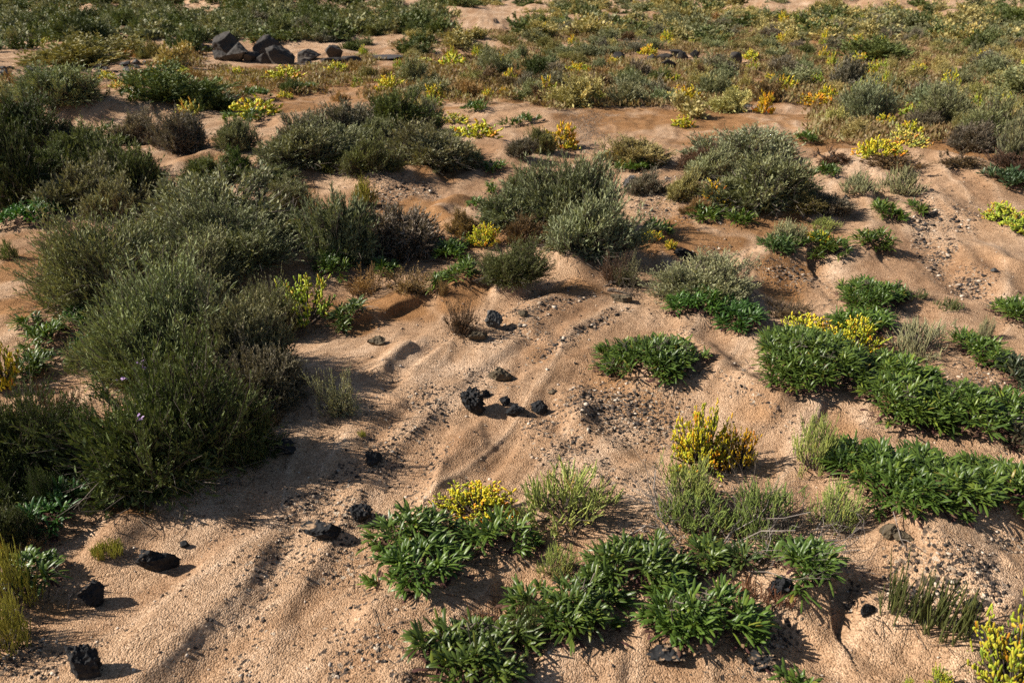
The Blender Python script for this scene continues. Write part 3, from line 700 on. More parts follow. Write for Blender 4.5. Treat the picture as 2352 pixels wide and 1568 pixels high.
# ------------------------------------------------------------------ rocks
import bmesh
def ico(sub):
    bm = bmesh.new(); bmesh.ops.create_icosphere(bm, subdivisions=sub, radius=1.0)
    V = np.array([v.co[:] for v in bm.verts]); F = np.array([[v.index for v in f.verts] for f in bm.faces]); bm.free(); return V, F
ICO = {s: ico(s) for s in (1,2,3,4,5)}
def rock_shape(seed, sub, cuts, rough, pits, fq=1.6, dr=(.38,.72)):
    rng = np.random.default_rng(seed); V, F = ICO[sub]; V = V.copy()
    off = Vector(rng.uniform(-50, 50, 3))
    dsp = np.array([mnoise.fractal(Vector(v)*fq+off, 1.0, 2.1, 5) for v in V]); V *= (1+rough*dsp)[:,None]
    for _ in range(cuts):
        n = unit(rng.normal(size=3)); d = rng.uniform(*dr); ex = np.maximum(0, V@n-d); V -= ex[:,None]*n*.94
    if pits:
        pp = np.array([mnoise.turbulence(Vector(v)*4.2+off, 4, True) for v in V]); V *= (1-pits*np.maximum(0, pp-.35))[:,None]
    d2 = np.array([mnoise.fractal(Vector(v)*5.5+off, .8, 2.1, 4) for v in V]); V *= (1+.11*rough/.35*d2)[:,None]
    V[:,0] /= np.abs(V[:,0]).max(); V[:,1] /= np.abs(V[:,1]).max(); V[:,2] -= V[:,2].min(); V[:,2] /= V[:,2].max()
    return V, F
def rock(x0, y0, x1, y1, label, mat='lava', seed=None, cuts=8, rough=.35, pits=.25, sub=5, depth=.8, sink=.30, name='lava_rock', cat='rock', group=None, rz=0, hs=1.0):
    cx = (x0+x1)/2; fx, fy = place(cx, y1-.10*(y1-y0)); _, _, dep = to_p(fx, fy, hz(fx, fy)); Wm = (x1-x0)/FP*float(dep); D = Wm*depth
    n = math.hypot(fx, fy); X = fx+fx/n*D*.35; Y = fy+fy/n*D*.35; z = hz(X, Y)
    lo, hi = .1*Wm, 2.2*Wm
    for _ in range(24):
        h = (lo+hi)/2; _, py, _ = to_p(X, Y, z+h)
        if py > y0: lo = h
        else: hi = h
    h *= hs
    V, F = rock_shape(seed if seed is not None else int(x0*3+y0*11), sub, cuts, rough, pits, dr=(.30,.58) if mat == 'boulder' else (.38,.72))
    V = V*np.array((Wm/2, D/2, h*(1+sink)))-np.array((0,0,h*sink))
    c, s = math.cos(rz), math.sin(rz); V = np.stack([V[:,0]*c-V[:,1]*s, V[:,0]*s+V[:,1]*c, V[:,2]], 1)
    mb = MB(); mb.add(V, F); o = link(name, mb.mesh(name, M[mat], cuts < 9)); o.location = (X, Y, z)
    return tag(o, label, cat, group)

# ================================================================== THE PLANTS AND STONES
for a in [
 # big bush mass on the left
 (320,560,570,725,'broom','grey','silvery-green bush wedged in the heart of the left mass'),
 (540,665,680,790,'heath','grey','rounded grey bush just left of the yellow-green succulent'),
 (300,770,560,935,'heath','green','green bush between the broad middle bush and the large dark heath bush'),
 (500,800,730,960,'heath','greybrown','twiggy grey-brown bush right of the large dark heath bush, mostly shaded'),
 (470,900,660,1085,'heath','dark','dark low bush at the shaded right flank of the large heath bush'),
 (50,960,245,1130,'heath','dark','dark bush between the left edge and the large dark heath bush'),
 (-70,1170,110,1290,'heath','dark','dark low bush cut off by the left edge, above the yellow-green stick plants'),
 (90,1080,200,1190,'heath','dark','small dark bush in the shade left of the large heath bush'),
 (-50,1050,130,1185,'heath','dark','low dark bush in the deep shade at the lower left edge'),
 (-20,380,115,490,'heath','dark','dark bush above the glossy leafy plant, at the left edge'),
 (170,325,310,425,'heath','green','green bush in the middle of the upper left group'),
 (50,340,185,425,'heath','green','green bush in the upper left group, near the left edge'),
 (190,415,335,515,'heath','grey','silvery bush right of the bush with silvery twigs'),
 (110,285,225,335,'heath','greybrown','low silvery-brown bush at the foot of the dune, far left'),
 (635,265,765,345,'heath','greybrown','grey-brown bush at the back of the upper grey clump'),
 (815,275,910,345,'heath','grey','small silvery bush behind the broad grey bush'),
 (935,235,1015,300,'heath','grey','grey bush at the right end of the dense green bush'),
 (670,335,800,405,'heath','green','greenish bush at the front of the upper grey clump'),
 (1030,335,1118,392,'heath','grey','right flank bush of the broad grey bush'),
 (600,420,720,500,'heath','grey','grey bush at the back of the left mass below the gully'),
 (1140,395,1260,470,'heath','grey','small grey bush at the back left of the central trio'),
 (1560,345,1690,420,'heath','pale','pale bush left of the two bank bushes'),
 (1700,400,1850,470,'heath','green','green right flank of the grey-green windswept bush'),
 (105,505,440,725,'broom','grey','big grey-green bush with long fine twigs spraying left over the sand'),
 (380,465,700,650,'broom','grey','grey-green bush at the back of the big left mass, beside the tan dry patch'),
 (215,640,570,890,'broom','grey','broad grey-green bush in the middle of the left mass, by the leafy plants'),
 (440,690,700,890,'heath','grey','twiggy grey-green bush left of the yellow-green succulent, its right side in shade'),
 (175,855,610,1185,'heath','green','large dark green heath bush nearest the camera, casting shade on the sand track'),
 (-60,930,195,1150,'heath','dark','very dark green bush cut off by the left edge, in deep shade'),
 (345,410,700,565,'heath','grey','low wide grey-green bush behind the big left mass, below the dark shade'),
 (700,455,900,625,'heath','grey','grey-green bush right of the tan dry patch in the left mass'),
 (800,480,1045,612,'heath','greybrown','grey-brown bush above the row of leafy plants and the brown bank'),
 (1088,566,1256,690,'heath','green','compact rounded green bush standing alone above the sand mound'),
 (1195,365,1435,530,'broom','grey','grey-green bush at the back of the central trio, right of the gravel slope'),
 (1228,450,1455,606,'heath','pale','pale grey-green bush at the front of the central trio with deep shade beneath'),
 (1080,440,1255,535,'heath','grey','grey bush on the left of the central trio, above the yellow succulent'),
 (1478,605,1735,722,'heath','pale','pale dome bush behind the bright green leafy mat right of centre'),
 (1600,297,1850,400,'heath','pale','pale green bush on the right bank, behind the orange succulent bush'),
 (1615,365,1860,505,'heath','grey','grey-green windswept bush directly behind the orange succulent'),
 (875,290,1120,392,'heath','grey','broad grey bush on the brown slope, left of the small dark leafy clump'),
 (575,290,800,408,'heath','grey','grey bush behind the sand hollow, left of the broad grey bush'),
 (775,318,910,410,'heath','green','greener small bush between two broad grey bushes'),
 (845,218,1005,305,'heath','green','dense green bush behind the broad grey bush, near the yellow flowers'),
 (735,240,880,325,'heath','greybrown','grey-brown twiggy bush left of the dense green bush'),
 (700,290,880,370,'heath','grey','silvery bush in the middle of the upper grey clump'),
 (1000,300,1060,350,'heath','grey','small grey bush under the row of yellow sprigs'),
 (365,262,492,358,'heath','greybrown','rounded grey-brown bush with its own shadow on the sand slope'),
 (255,262,380,335,'heath','greybrown','dark twiggy bush at the foot of the pale sand dune'),
 (498,278,592,352,'heath','grey','small rounded grey bush beside the sand gully'),
 (240,345,390,470,'heath','green','rounded dark green bush left of the sand gully'),
 (85,375,310,500,'heath','grey','bush with silvery twigs above the glossy leafy plant at the left'),
 (110,300,280,400,'heath','green','dark green bush beneath the pale dune at the left'),
 (-30,295,140,480,'heath','dark','dark green bush against the left edge, below the sand dune'),
 (-60,230,145,345,'heath','dark','very dark rounded bush at the left end of the sand dune'),
 (55,155,270,262,'broom','grey','broad grey-green bush in front of the grey rubble at the far left'),
 (300,150,520,250,'broom','green','wide grey-green bush with spraying twigs behind the sand dune'),
 (420,190,575,258,'heath','dark','dark bush at the right end of the sand dune'),
 (-40,185,100,260,'heath','grey','grey bush at the left edge behind the very dark rounded bush'),
 (520,345,585,405,'heath','bright','small bright green bush leaning over the gully'),
 (430,365,560,430,'heath','green','low green shrub along the gully, below the small bright bush'),
 (540,385,680,440,'heath','green','low dark green shrub in front of the grey bushes, right of the gully'),
 (1925,193,2048,278,'broom','pale','pale rounded ball-shaped bush on its own at the right'),
 (2085,200,2235,295,'broom','grey','grey-green bush right of the pale ball-shaped bush'),
 (2200,225,2335,330,'broom','grey','tall grey bush at the right behind the red-brown plants'),
 (2270,270,2420,410,'broom','grey','large grey bush cut off by the right edge above the leafy clump'),
 (2180,290,2300,350,'heath','greybrown','grey-brown bush in front of the tall grey bush at right'),
 (2075,255,2160,300,'heath','greybrown','small grey bush below the grey-green bush at right'),
 (1430,395,1520,455,'heath','greybrown','small dull bush by the grey stone'),
 (1520,400,1610,470,'heath','yg','yellowish low bush between the grey stone and the orange succulent'),
 (1780,440,1905,505,'heath','olive','olive-brown bush with bare twigs right of the windswept bush'),
 (1850,450,1960,500,'heath','greybrown','brownish low bush on the edge of the right sand bank'),
 (1385,325,1540,390,'heath','yg','pale yellow-green bush above two yellow sprigs'),
 (1570,325,1650,370,'heath','grey','small grey bush left of the pale green bank bush'),
 (1160,320,1230,370,'heath','greybrown','grey bush beside the orange-yellow shrub by the gravel'),
 (1210,300,1280,355,'heath','olive','olive bush just left of the orange-yellow shrub'),
 (1928,86,2112,146,'heath','green','wide dark bush in the middle of the right-hand plain'),
 (1936,42,2076,72,'heath','greybrown','wide grey bush far back on the right-hand plain'),
 (2192,68,2290,116,'heath','green','rounded dark bush near the upper right corner'),
 (2262,6,2420,66,'broom','green','large bush in the upper right corner of the view'),
 (2220,120,2326,166,'broom','greybrown','low grey bush at the right, below the rounded dark bush'),
 (2264,155,2420,228,'broom','grey','big grey bush at the right edge, middle distance'),
 (2156,154,2242,200,'broom','grey','grey bush left of the big bush at the right edge'),
 (1890,132,2000,204,'heath','greybrown','grey-brown bush behind the pale ball-shaped bush'),
 (2074,33,2154,68,'heath','green','dark bush far back, left of the upper right corner'),
 (1733,84,1796,118,'heath','grey','small round grey bush behind the far rocks'),
 (1824,96,1876,130,'heath','green','small dark bush left of the wide dark bush'),
 (2078,185,2184,224,'broom','greybrown','grey thicket between the two grey bushes at right'),
 (1830,150,1896,186,'broom','grey','grey bush above the head of the small sand path'),
 (1730,60,1802,92,'heath','greybrown','greyish bush on the far plain under the pale sand strip'),
 (1188,126,1260,186,'heath','dark','dark bush in the middle of the far scrub'),
 (1100,126,1192,180,'heath','grey','silvery bush left of the dark bush in the far scrub'),
 (1175,168,1233,210,'heath','greybrown','purple-grey bush above the white branches'),
 (1250,172,1378,248,'broom','yg','pale straw-coloured bush above the white bare branches'),
 (1392,190,1497,248,'broom','grey','grey bush right of the pale straw-coloured bush'),
 (1480,158,1544,190,'heath','green','dark bush just below the dark rock group'),
 (1352,134,1406,166,'heath','grey','small grey bush left of the dark rock group'),
 (898,134,996,194,'heath','grey','grey bush at the right of the pool'),
 (1266,100,1345,132,'heath','grey','silvery bush behind the yellow bush in the far centre'),
 (26,90,332,160,'heath','olive','very broad low shrub at the far left with yellow flowers in it'),
 (126,26,266,104,'heath','dark','very dark bush at the far left behind the broad low shrub'),
 (338,98,446,160,'sparse','yg','pale straw tuft left of the boulder pile'),
 (404,60,476,112,'heath','green','green bush behind the pale straw tuft'),
 (640,180,700,215,'heath','green','small green bush in the brown patch below the boulders'),
 (1540,215,1640,275,'sparse','yg','pale yellow-green plant on the edge of the brown flat'),
 (1620,205,1720,262,'broom','yg','pale thicket left of the golden upright plant'),
]: shrub(*a, group='grey-green shrubs')
for a in [
 (724,845,852,972,'sparse','pale','thin spray of pale grey-green twigs alone on the shaded sand track'),
 (1395,585,1485,668,'sparse','grey','grey half of the twiggy bush beside the red-brown bush'),
]: shrub(*a, group='thin twiggy shrubs', name='thin_shrub')
for a in [
 (1360,578,1445,662,'sparse','red','red-brown upright twiggy bush right of the deep shade'),
 (1745,685,1885,748,'sparse','brown','red-brown low bush behind the yellow succulents at right'),
 (784,612,905,690,'sparse','tan','tan dry plants along the brown bank, left clump'),
 (880,615,1020,692,'sparse','tan','tan dry plants along the brown bank, right clump'),
 (1035,487,1105,548,'heath','tan','small tan-orange dry bush on the edge of the central trio'),
 (1150,505,1245,575,'heath','brown','brown dry bush between the yellow succulent and the pale bush'),
 (700,450,775,540,'sparse','tan','tan-orange dry patch inside the left bush mass'),
 (590,940,665,992,'sparse','brown','small reddish dry tuft at the right foot of the large dark heath bush'),
 (62,885,210,978,'sparse','red','red-brown dry plants between the left bushes'),
 (25,1230,140,1285,'sparse','tan','pale dry grass tuft at the lower left, above the leafy plant'),
 (750,720,815,760,'sparse','tan','dry tan tuft at the foot of the yellow-green succulent'),
 (1838,345,1990,392,'sparse','red','dark red-brown carpet plant along the back of the right sand bank'),
 (1960,358,2120,400,'sparse','brown','brown carpet plant below the bright yellow bush at right'),
 (1545,340,1660,395,'heath','red','red-brown carpet plant left of the grey windswept bush'),
 (2130,352,2280,400,'sparse','brown','red-brown carpet plant at the right end of the sand bank'),
 (2260,360,2400,410,'heath','red','dark red-brown plants under the bush at the right edge'),
 (1000,640,1040,690,'sparse','tan','little dry tuft at the right end of the leafy row'),
 (1560,460,1640,500,'heath','tan','dry tan plants at the foot of the orange succulent'),
]: shrub(*a, group='dry brown and reddish shrubs', name='dry_shrub', cat='dry shrub')
for a in [
 (1358,782,1628,892,'isolated dome of dark green fleshy leaves in the middle of the sand', dict(stalks=6, col=(.088,.138,.025))),
 (1690,768,1985,928,'broad green leafy mat at right, below the spread of yellow succulents', dict(stalks=3)),
 (1975,830,2150,905,'leafy mat joining the two big green mats at right', {}),
 (1950,870,2165,1010,'left half of the long green leafy mat at right', dict(stalks=1)),
 (2090,885,2305,1030,'right half of the long green leafy mat at right', dict(stalks=2)),
 (1518,678,1695,738,'bright green leafy mat under the pale dome bush', dict(col=(.07,.15,.025))),
 (1630,700,1748,772,'small bright green leafy clump right of the mat under the dome bush', dict(col=(.065,.14,.028))),
 (1908,655,2072,735,'leafy clump at the top right, behind the yellow succulents', dict(stalks=2)),
 (1890,730,2060,785,'dark leafy clump hidden behind the yellow succulents at right', {}),
 (848,1180,1070,1285,'leafy clump left of the yellow sprays in the foreground', {}),
 (1058,1195,1242,1302,'leafy clump under the yellow sprays in the foreground', {}),
 (848,1255,1095,1368,'loose low leafy clump at the left of the foreground sand', {}),
 (1158,1318,1425,1485,'wide leafy mat at the bottom centre', dict(stalks=1)),
 (1315,1228,1590,1400,'leafy mat in front of the dead branches', dict(stalks=1)),
 (1440,1335,1748,1525,'leafy mat above the sand-covered lava rock', dict(stalks=2)),
 (948,1418,1258,1625,'leafy mat cut off by the bottom edge', dict(stalks=3, dry=.3)),
 (1735,1258,1915,1370,'leafy clump beside the small black lava rock at lower right', {}),
 (1555,1245,1665,1335,'small leafy clump under the dead branches', {}),
 (1650,1255,1745,1330,'small dull leafy clump between two larger clumps at lower right', dict(col=(.07,.10,.03))),
 (1875,1000,2115,1222,'tall leafy mat right of the pale stick plants', {}),
 (2050,1010,2255,1175,'leafy mat with reddish dry leaves at the right', dict(dry=.25)),
 (2200,1055,2420,1185,'leafy mat cut off by the right edge', {}),
 (2180,748,2292,852,'dark leafy clump right of the pale grey stick plant', {}),
 (2272,832,2368,892,'small dark leafy clump with red leaves on the gravel', dict(col=(.06,.075,.035), dry=.35)),
 (2258,920,2400,1000,'pale green leafy clump on gravel at the right edge', {}),
 (2290,960,2390,1060,'purplish leafy clump at the right end of the long mat', dict(col=(.06,.06,.035), dry=.4)),
 (2285,705,2400,775,'leafy clump at the right edge below the gravel stream', {}),
 (1990,470,2072,512,'green leafy clump by the gravel stream on the right bank', {}),
 (2074,468,2120,505,'small leafy clump close to the gravel stream on the right bank', {}),
 (1826,545,1955,606,'dense leafy clump under the yellow flowers on the sand step', {}),
 (1738,546,1826,590,'paler leafy clump at the left of the sand step', dict(col=(.08,.14,.04))),
 (1953,543,2062,584,'leafy clump at the right of the sand step', {}),
 (1860,378,1926,412,'leafy clump on top of the right sand bank', {}),
 (2245,402,2420,444,'long grey-green leafy clump at the right edge of the bank', dict(col=(.07,.11,.045))),
 (1575,480,1660,516,'leafy clump below the orange succulent', {}),
 (1822,308,1876,337,'leafy clump beyond the right sand bank', {}),
 (54,727,104,766,'small reddish leafy rosette at the left sand edge', dict(dry=.3)),
 (75,748,152,818,'leafy clump left of the big bush mass', {}),
 (150,712,222,764,'bright leafy clump against the big bush mass', dict(col=(.08,.15,.03))),
 (170,760,230,830,'straggling leafy plants at the left foot of the broad middle bush', dict(col=(.07,.12,.04))),
 (40,820,130,880,'dark leafy clump between yellow succulents at the left edge', {}),
 (17,463,148,535,'glossy leafy plant in the shade at the left', dict(col=(.06,.14,.02))),
 (65,1105,212,1248,'tall glossy leafy plant in the lower left shade', dict(col=(.05,.13,.03), upright=2)),
 (-40,1150,80,1240,'leafy plant with yellowing leaves at the left edge', dict(col=(.11,.13,.03), upright=2)),
 (20,1265,160,1385,'dark leafy plant in shade behind the left stick plants', {}),
 (1032,600,1098,662,'rightmost leafy clump of the row along the brown bank', {}),
 (978,612,1040,672,'leafy clump in shade along the brown bank', {}),
 (850,605,925,645,'leafy clump under the grey-brown bush', {}),
 (732,578,820,655,'leafy clump at the left end of the row along the brown bank', {}),
 (1000,555,1080,615,'leafy clump beside the small rounded green bush', {}),
 (762,700,846,770,'leafy clump with yellowing tips right of the yellow-green succulent', dict(col=(.09,.13,.03))),
 (1102,373,1165,399,'small dark leafy clump at the end of the broad grey bush', {}),
 (1146,270,1246,294,'flat leafy clump on the ridge behind the yellow sprigs', {}),
 (1054,239,1130,265,'leafy clump on the sand behind the grey bush', {}),
 (1070,445,1114,488,'leafy plant at the left end of the central trio', {}),
 (1112,428,1146,450,'small dark leafy tuft on the gravel slope', {}),
 (1475,510,1540,552,'leafy clump in the shade right of the central trio', {}),
 (558,200,628,236,'dark leafy dome behind the golden succulent', {}),
 (510,258,552,286,'small dark leafy dome left of the golden succulent', {}),
 (490,178,523,202,'dark leafy dome near the boulder pile', {}),
 (676,192,732,220,'dark leafy clump right of the brown patch', {}),
 (268,210,338,242,'dark leafy clump behind the sand dune', {}),
 (560,255,615,292,'dark leafy plant in front of the golden succulent', {}),
 (226,288,268,312,'leafy clump at the foot of the sand dune', {}),
 (252,308,318,336,'dark leafy clump in front of the twiggy dune bush', {}),
 (1770,1540,1865,1620,'leafy tuft cut off by the bottom edge at right', {}),
 (1660,495,1740,525,'scattered leafy tuft on the sand below the windswept bush', {}),
 (2260,1085,2420,1160,'leafy mat behind the mat at the right edge', {}),
 (1410,375,1500,398,'flat dark leafy clump under two yellow sprigs', {}),
]: rosette(*a[:5], **a[5])
for a in [
 (1520,935,1690,1092,'y','upright yellow succulent right of the pebble patch', 'big'),
 (1640,985,1742,1090,'o','orange-tipped arm of yellow succulent leaning right', '0'),
 (2195,1400,2440,1640,'g','large yellow-green succulent at the bottom right corner', 'big'),
 (995,1112,1200,1212,'y','low spread of yellow sprays in the foreground', '0'),
 (1783,722,1912,795,'y','left clump of yellow succulents above the broad leafy mat', '0'),
 (1885,735,2040,828,'y','right clump of yellow succulents above the broad leafy mat', '0'),
 (612,640,795,765,'g','yellow-green succulent against the left bush mass', '0'),
 (-40,768,65,905,'y','golden succulent at the left edge', '0'),
 (1072,514,1152,582,'y','bright yellow succulent in front of the central trio', '0'),
 (1598,416,1694,484,'o','orange succulent bush in front of the windswept bush', '1'),
 (1838,532,1916,568,'y','yellow succulent on top of the dense leafy clump on the sand step', '1'),
 (1968,323,2064,372,'y','bright yellow bush behind the right sand bank', None),
 (2055,283,2116,318,'y','yellow bush between grey bushes at right', None),
 (2010,265,2052,292,'y','small yellow bush below the pale ball-shaped bush', None),
 (2040,305,2130,335,'p','pale yellow plants around the bright yellow bush at right', None),
 (860,177,932,214,'y','yellow bush right of the middle of the far scrub', None),
 (528,230,642,272,'y','golden succulent bush at the right end of the sand dune', None),
 (615,157,697,190,'y','yellow bush in front of the boulder pile', None),
 (408,235,462,274,'p','tall pale yellow sprig on the sand dune', None),
 (1017,262,1074,286,'p','pale yellow sprig on the sand mound', None),
 (1040,282,1145,316,'y','long row of yellow sprigs beside the grey bush', None),
 (1254,288,1331,344,'o','orange-yellow shrub by the grey gravel', None),
 (1412,350,1467,379,'o','left of two yellow sprigs under the yellow-green bush', None),
 (1476,350,1521,380,'y','right of two yellow sprigs under the yellow-green bush', None),
 (1464,526,1524,562,'y','yellow sprig in the shade right of the central trio', '1'),
 (1522,552,1560,576,'y','small yellow sprig by the black rock', '1'),
 (1008,126,1070,159,'y','yellow bush in the far scrub right of the pool', None),
 (952,134,996,150,'p','pale yellow bush in the far scrub by the pool', None),
 (1105,206,1134,228,'y','small yellow bush with dark leaves in the brown scrub', None),
 (1145,202,1169,224,'o','small orange bush in the brown scrub', None),
 (1300,148,1355,172,'y','yellow bush in the far centre scrub', None),
 (1392,134,1422,151,'y','yellow bush just left of the dark rock group', None),
 (1466,107,1507,132,'y','yellow bush behind the dark rock group', None),
 (1524,172,1566,192,'y','yellow bush below the dark rock group', None),
 (1538,203,1607,239,'o','golden bush among pale plants, centre right', None),
 (1360,210,1390,239,'g','greenish yellow plant beside the pale bush', None),
 (1544,270,1592,297,'y','yellow plant on the edge of the brown flat', None),
 (1706,117,1740,144,'y','yellow bush at the right end of the far rocks', None),
 (1714,145,1744,165,'g','yellow-green bush below the far rocks at right', None),
 (1666,199,1703,219,'y','yellow plant among grey bushes, right of centre', None),
 (1782,179,1829,212,'y','yellow bush at the head of the small sand path', None),
 (1734,216,1774,263,'o','golden upright plant left of the small sand path', None),
 (1832,219,1906,246,'o','golden low bush right of the small sand path', None),
 (73,89,124,110,'g','yellow-green plant in the far left shrub', None),
 (228,165,266,188,'y','yellow plant left of the grey rubble', None),
 (255,185,298,208,'p','pale yellow plant behind the wide dune bush', None),
 (378,158,445,176,'y','low yellow plants along the back of the wide dune bush', None),
 (526,156,567,178,'y','yellow plant below the boulder pile', None),
 (638,212,672,229,'y','small yellow plant by the brown patch', None),
 (750,145,800,168,'y','yellow plant at the right foot of the boulder pile', None),
 (1330,150,1360,172,'g','yellow-green plant in the far centre scrub', None),
 (2240,470,2360,520,'g','yellow-green low plants on the right edge of the bank', '1'),
 (2290,500,2400,545,'g','lower yellow-green plants on the right edge of the bank', '1'),
 (2115,1535,2180,1600,'g','small club-leaved sprig at the bottom edge', '0'),
 (1160,1035,1230,1150,'g','thin yellow stems behind the yellow sprays', '1') if False else (2060,1538,2098,1600,'g','tiny yellow sprig cut off by the bottom edge','0'),
]: yellow(a[0],a[1],a[2],a[3],a[4],a[5],a[6])
for a in [
 (1168,1062,1438,1240,'airy','l','airy light green stick plant in the foreground centre'),
 (1468,1045,1660,1200,'airy','l','light green stick plant under the yellow succulent'),
 (1480,1130,1700,1255,'airy','g','tangled stick plant left of the dead branches'),
 (1640,1100,1860,1260,'airy','g','tangled stick plant behind the dead branches'),
 (1800,945,1925,1100,'airy','l','tall pale stick plant leaning left at the big leafy mat'),
 (1845,1100,1975,1232,'airy','l','bright stick plant below the tall leafy mat'),
 (2000,1290,2125,1440,'up0','d','tall dark jointed sticks beside the sand-covered lava'),
 (2080,1330,2225,1478,'up0','d','shorter dark jointed sticks on the pebbles'),
 (2030,725,2195,830,'airy','p','pale grey stick plant right of the yellow succulents'),
 (2235,722,2280,785,'airy','p','small leaning stick plant near the gravel'),
 (1230,1245,1330,1340,'airy','l','thin stick plant between two foreground leafy mats'),
 (1165,1380,1245,1490,'mat0','d','dark upright sticks between the bottom leafy mats'),
 (1066,1392,1150,1455,'up0','r','brownish sticks at the back of the bottom leafy mat'),
 (-40,1235,112,1420,'airy0','y','yellow-green stick plant at the lower left edge'),
 (-60,1350,95,1520,'airy0','y','yellow-green stick plant in the bottom left corner'),
 (1680,1330,1760,1395,'up0','r','reddish sticks left of the small black lava rock'),
 (1745,1345,1825,1400,'up0','r','reddish sticks in front of the small black lava rock'),
 (2055,660,2130,694,'up0','d','dark sticks on the ridge beside the top right leafy clump'),
 (2133,680,2210,714,'up0','d','dark sticks on the sand right of the ridge'),
 (1922,388,2012,460,'airy','p','pale stick plant on the right sand bank, left of a pair'),
 (2010,378,2120,456,'airy','p','pale stick plant on the right sand bank, right of a pair'),
 (806,400,872,480,'airy','y','yellow sprig standing up behind the left bush mass'),
 (1755,505,1860,560,'airy','p','pale stick plant above the leafy clumps on the sand step'),
 (1850,495,1930,535,'airy','l','light green sprigs behind the sand step'),
 (0,545,50,600,'airy','g','thin green sprigs at the left edge of the sand'),
 (820,985,842,1005,'mat0','y','tiny yellow sprout on the sand track'),
 (150,770,245,860,'airy','g','thin green stems in front of the left bush mass'),
 (280,1220,330,1275,'mat0','y','few yellow sprouts on the shaded sand at left') if False else (215,1240,290,1282,'mat0','y','row of yellow sprouts on the shaded sand at left'),
]: sticks(*a, group='jointed stick plants')

shrub(1016,690,1118,785,'sparse','red','dark red-brown wind-bent bush beside the grey stone', name='dry_shrub', cat='dry shrub', group='dry brown and reddish shrubs')
dead_branch(1650,1268,.40,.35,.20,.0032,3,'pale dead branches lying in front of the tangled stick plants',5,nb=7)
dead_branch(1560,1240,.30,2.2,.35,.0036,3,'grey dead branches at the left end of the tangle',9,nb=6)
dead_branch(1800,1262,.36,.1,.15,.0034,3,'grey dead branches at the right end of the tangle',12,nb=7)
dead_branch(1700,1225,.30,1.2,.5,.0022,3,'fine brown dead twigs through the tangled stick plants',51,mat='wood',nb=9)
dead_branch(1600,1215,.28,1.8,.4,.0022,3,'fine brown dead twigs under the left tangle',52,mat='wood',nb=8)
dead_branch(1800,1235,.28,.8,.4,.0022,3,'fine brown dead twigs at the right of the tangle',53,mat='wood',nb=8)
dead_branch(1320,1225,.20,1.5,.5,.0018,3,'fine dead twigs under the airy light green stick plant',54,mat='wood',nb=8)
dead_branch(2082,1258,.20,1.1,1.15,.0028,1,'single dry stalk by the tan stone at right',3)
dead_branch(155,1398,.14,1.0,.6,.0025,2,'white dry twig at the lower left',8)
dead_branch(820,718,.18,.5,.5,.002,2,'curved white twig on the brown bank',21)
dead_branch(1840,500,.5,1.2,.7,.006,3,'bare grey branches in the olive-brown bush',31,nb=2)
dead_branch(1330,243,.5,1.4,.9,.016,3,'white bare branches under the pale bush in the centre',33,nb=3)
dead_branch(1390,665,.25,.3,.25,.006,3,'dark dead twigs at the foot of the red-brown bush',35,mat='wood',nb=4)

for a in [
 (1050,892,1118,968,'largest black clinker rock of the group in the middle of the track',dict(seed=3,cuts=4,pits=.55,rough=.6)),
 (1095,896,1128,915,'black knob jutting from behind the largest clinker rock',dict(seed=31,cuts=3,pits=.5,rough=.5)),
 (1143,908,1173,934,'small black rock behind the middle rock of the group',dict(seed=5,pits=.45,cuts=5)),
 (1160,928,1208,963,'middle black rock of the group',dict(seed=8,pits=.35)),
 (1218,920,1262,954,'rightmost black rock of the group',dict(seed=13,pits=.35)),
 (830,1034,882,1074,'black rock left of the track, right of the large heath bush',dict(seed=17)),
 (795,1161,860,1210,'cube-like black rock on the track edge',dict(seed=19,cuts=10)),
 (692,1199,792,1248,'flat broad black rock lying beside the cube-like one',dict(seed=23,depth=.6,cuts=6,mat='sandylava')),
 (312,1254,420,1322,'long black rock tilted on the left sand slope',dict(seed=29,depth=.5,rz=.35)),
 (414,1242,437,1260,'small black stone at the end of the long tilted rock',dict(seed=37,sub=4)),
 (188,1336,265,1404,'pyramid-shaped black rock at lower left',dict(seed=41,cuts=9)),
 (160,1486,243,1572,'black rock at the bottom left',dict(seed=43,cuts=9)),
 (1546,568,1600,604,'rounded black rock in the hollow right of the central trio',dict(seed=47,cuts=4)),
 (1754,1318,1816,1374,'small black lava rock beside the leafy clump at lower right',dict(seed=53,pits=.5)),
 (1478,1478,1592,1535,'black rock half buried in sand under the leafy mat',dict(seed=59,depth=.6,pits=.4,hs=.8,mat='sandylava')),
 (1706,1488,1802,1540,'broken black rock dusted with sand at the bottom right',dict(seed=61,depth=.7,pits=.55,hs=.7,mat='sandylava')),
 (1922,1374,1970,1405,'sand-covered black lava left of the dark sticks',dict(seed=67,depth=.6,pits=.5,hs=.7,mat='sandylava')),
 (1965,1385,2012,1418,'black lava piece at the foot of the dark sticks',dict(seed=68,depth=.6,pits=.5)),
 (2200,1370,2245,1410,'dark rock behind the corner succulent',dict(seed=69)),
 (612,985,688,1052,'flat dark rock in the shade of the large heath bush',dict(seed=71,depth=.7,hs=.5)),
 (1400,799,1428,822,'dark rock behind the isolated leafy dome',dict(seed=73,sub=4)),
]: rock(*a[:5], group='black lava rocks', **a[5])
rock(1119,844,1182,880,'wedge-shaped brown-black rock above the clinker group',mat='brownrock',seed=79,cuts=12,name='brown_rock')
rock(1110,711,1157,762,'rounded grey-black stone beside the wind-bent bush',mat='greyrock',seed=83,cuts=4,name='grey_rock')
rock(1074,758,1122,787,'low brown stone in front of the wind-bent bush',mat='brownrock',seed=89,depth=.7,name='brown_rock')
rock(843,773,892,798,'low sandy brown stone at the end of the brown bank',mat='brownrock',seed=97,depth=.7,name='brown_rock')
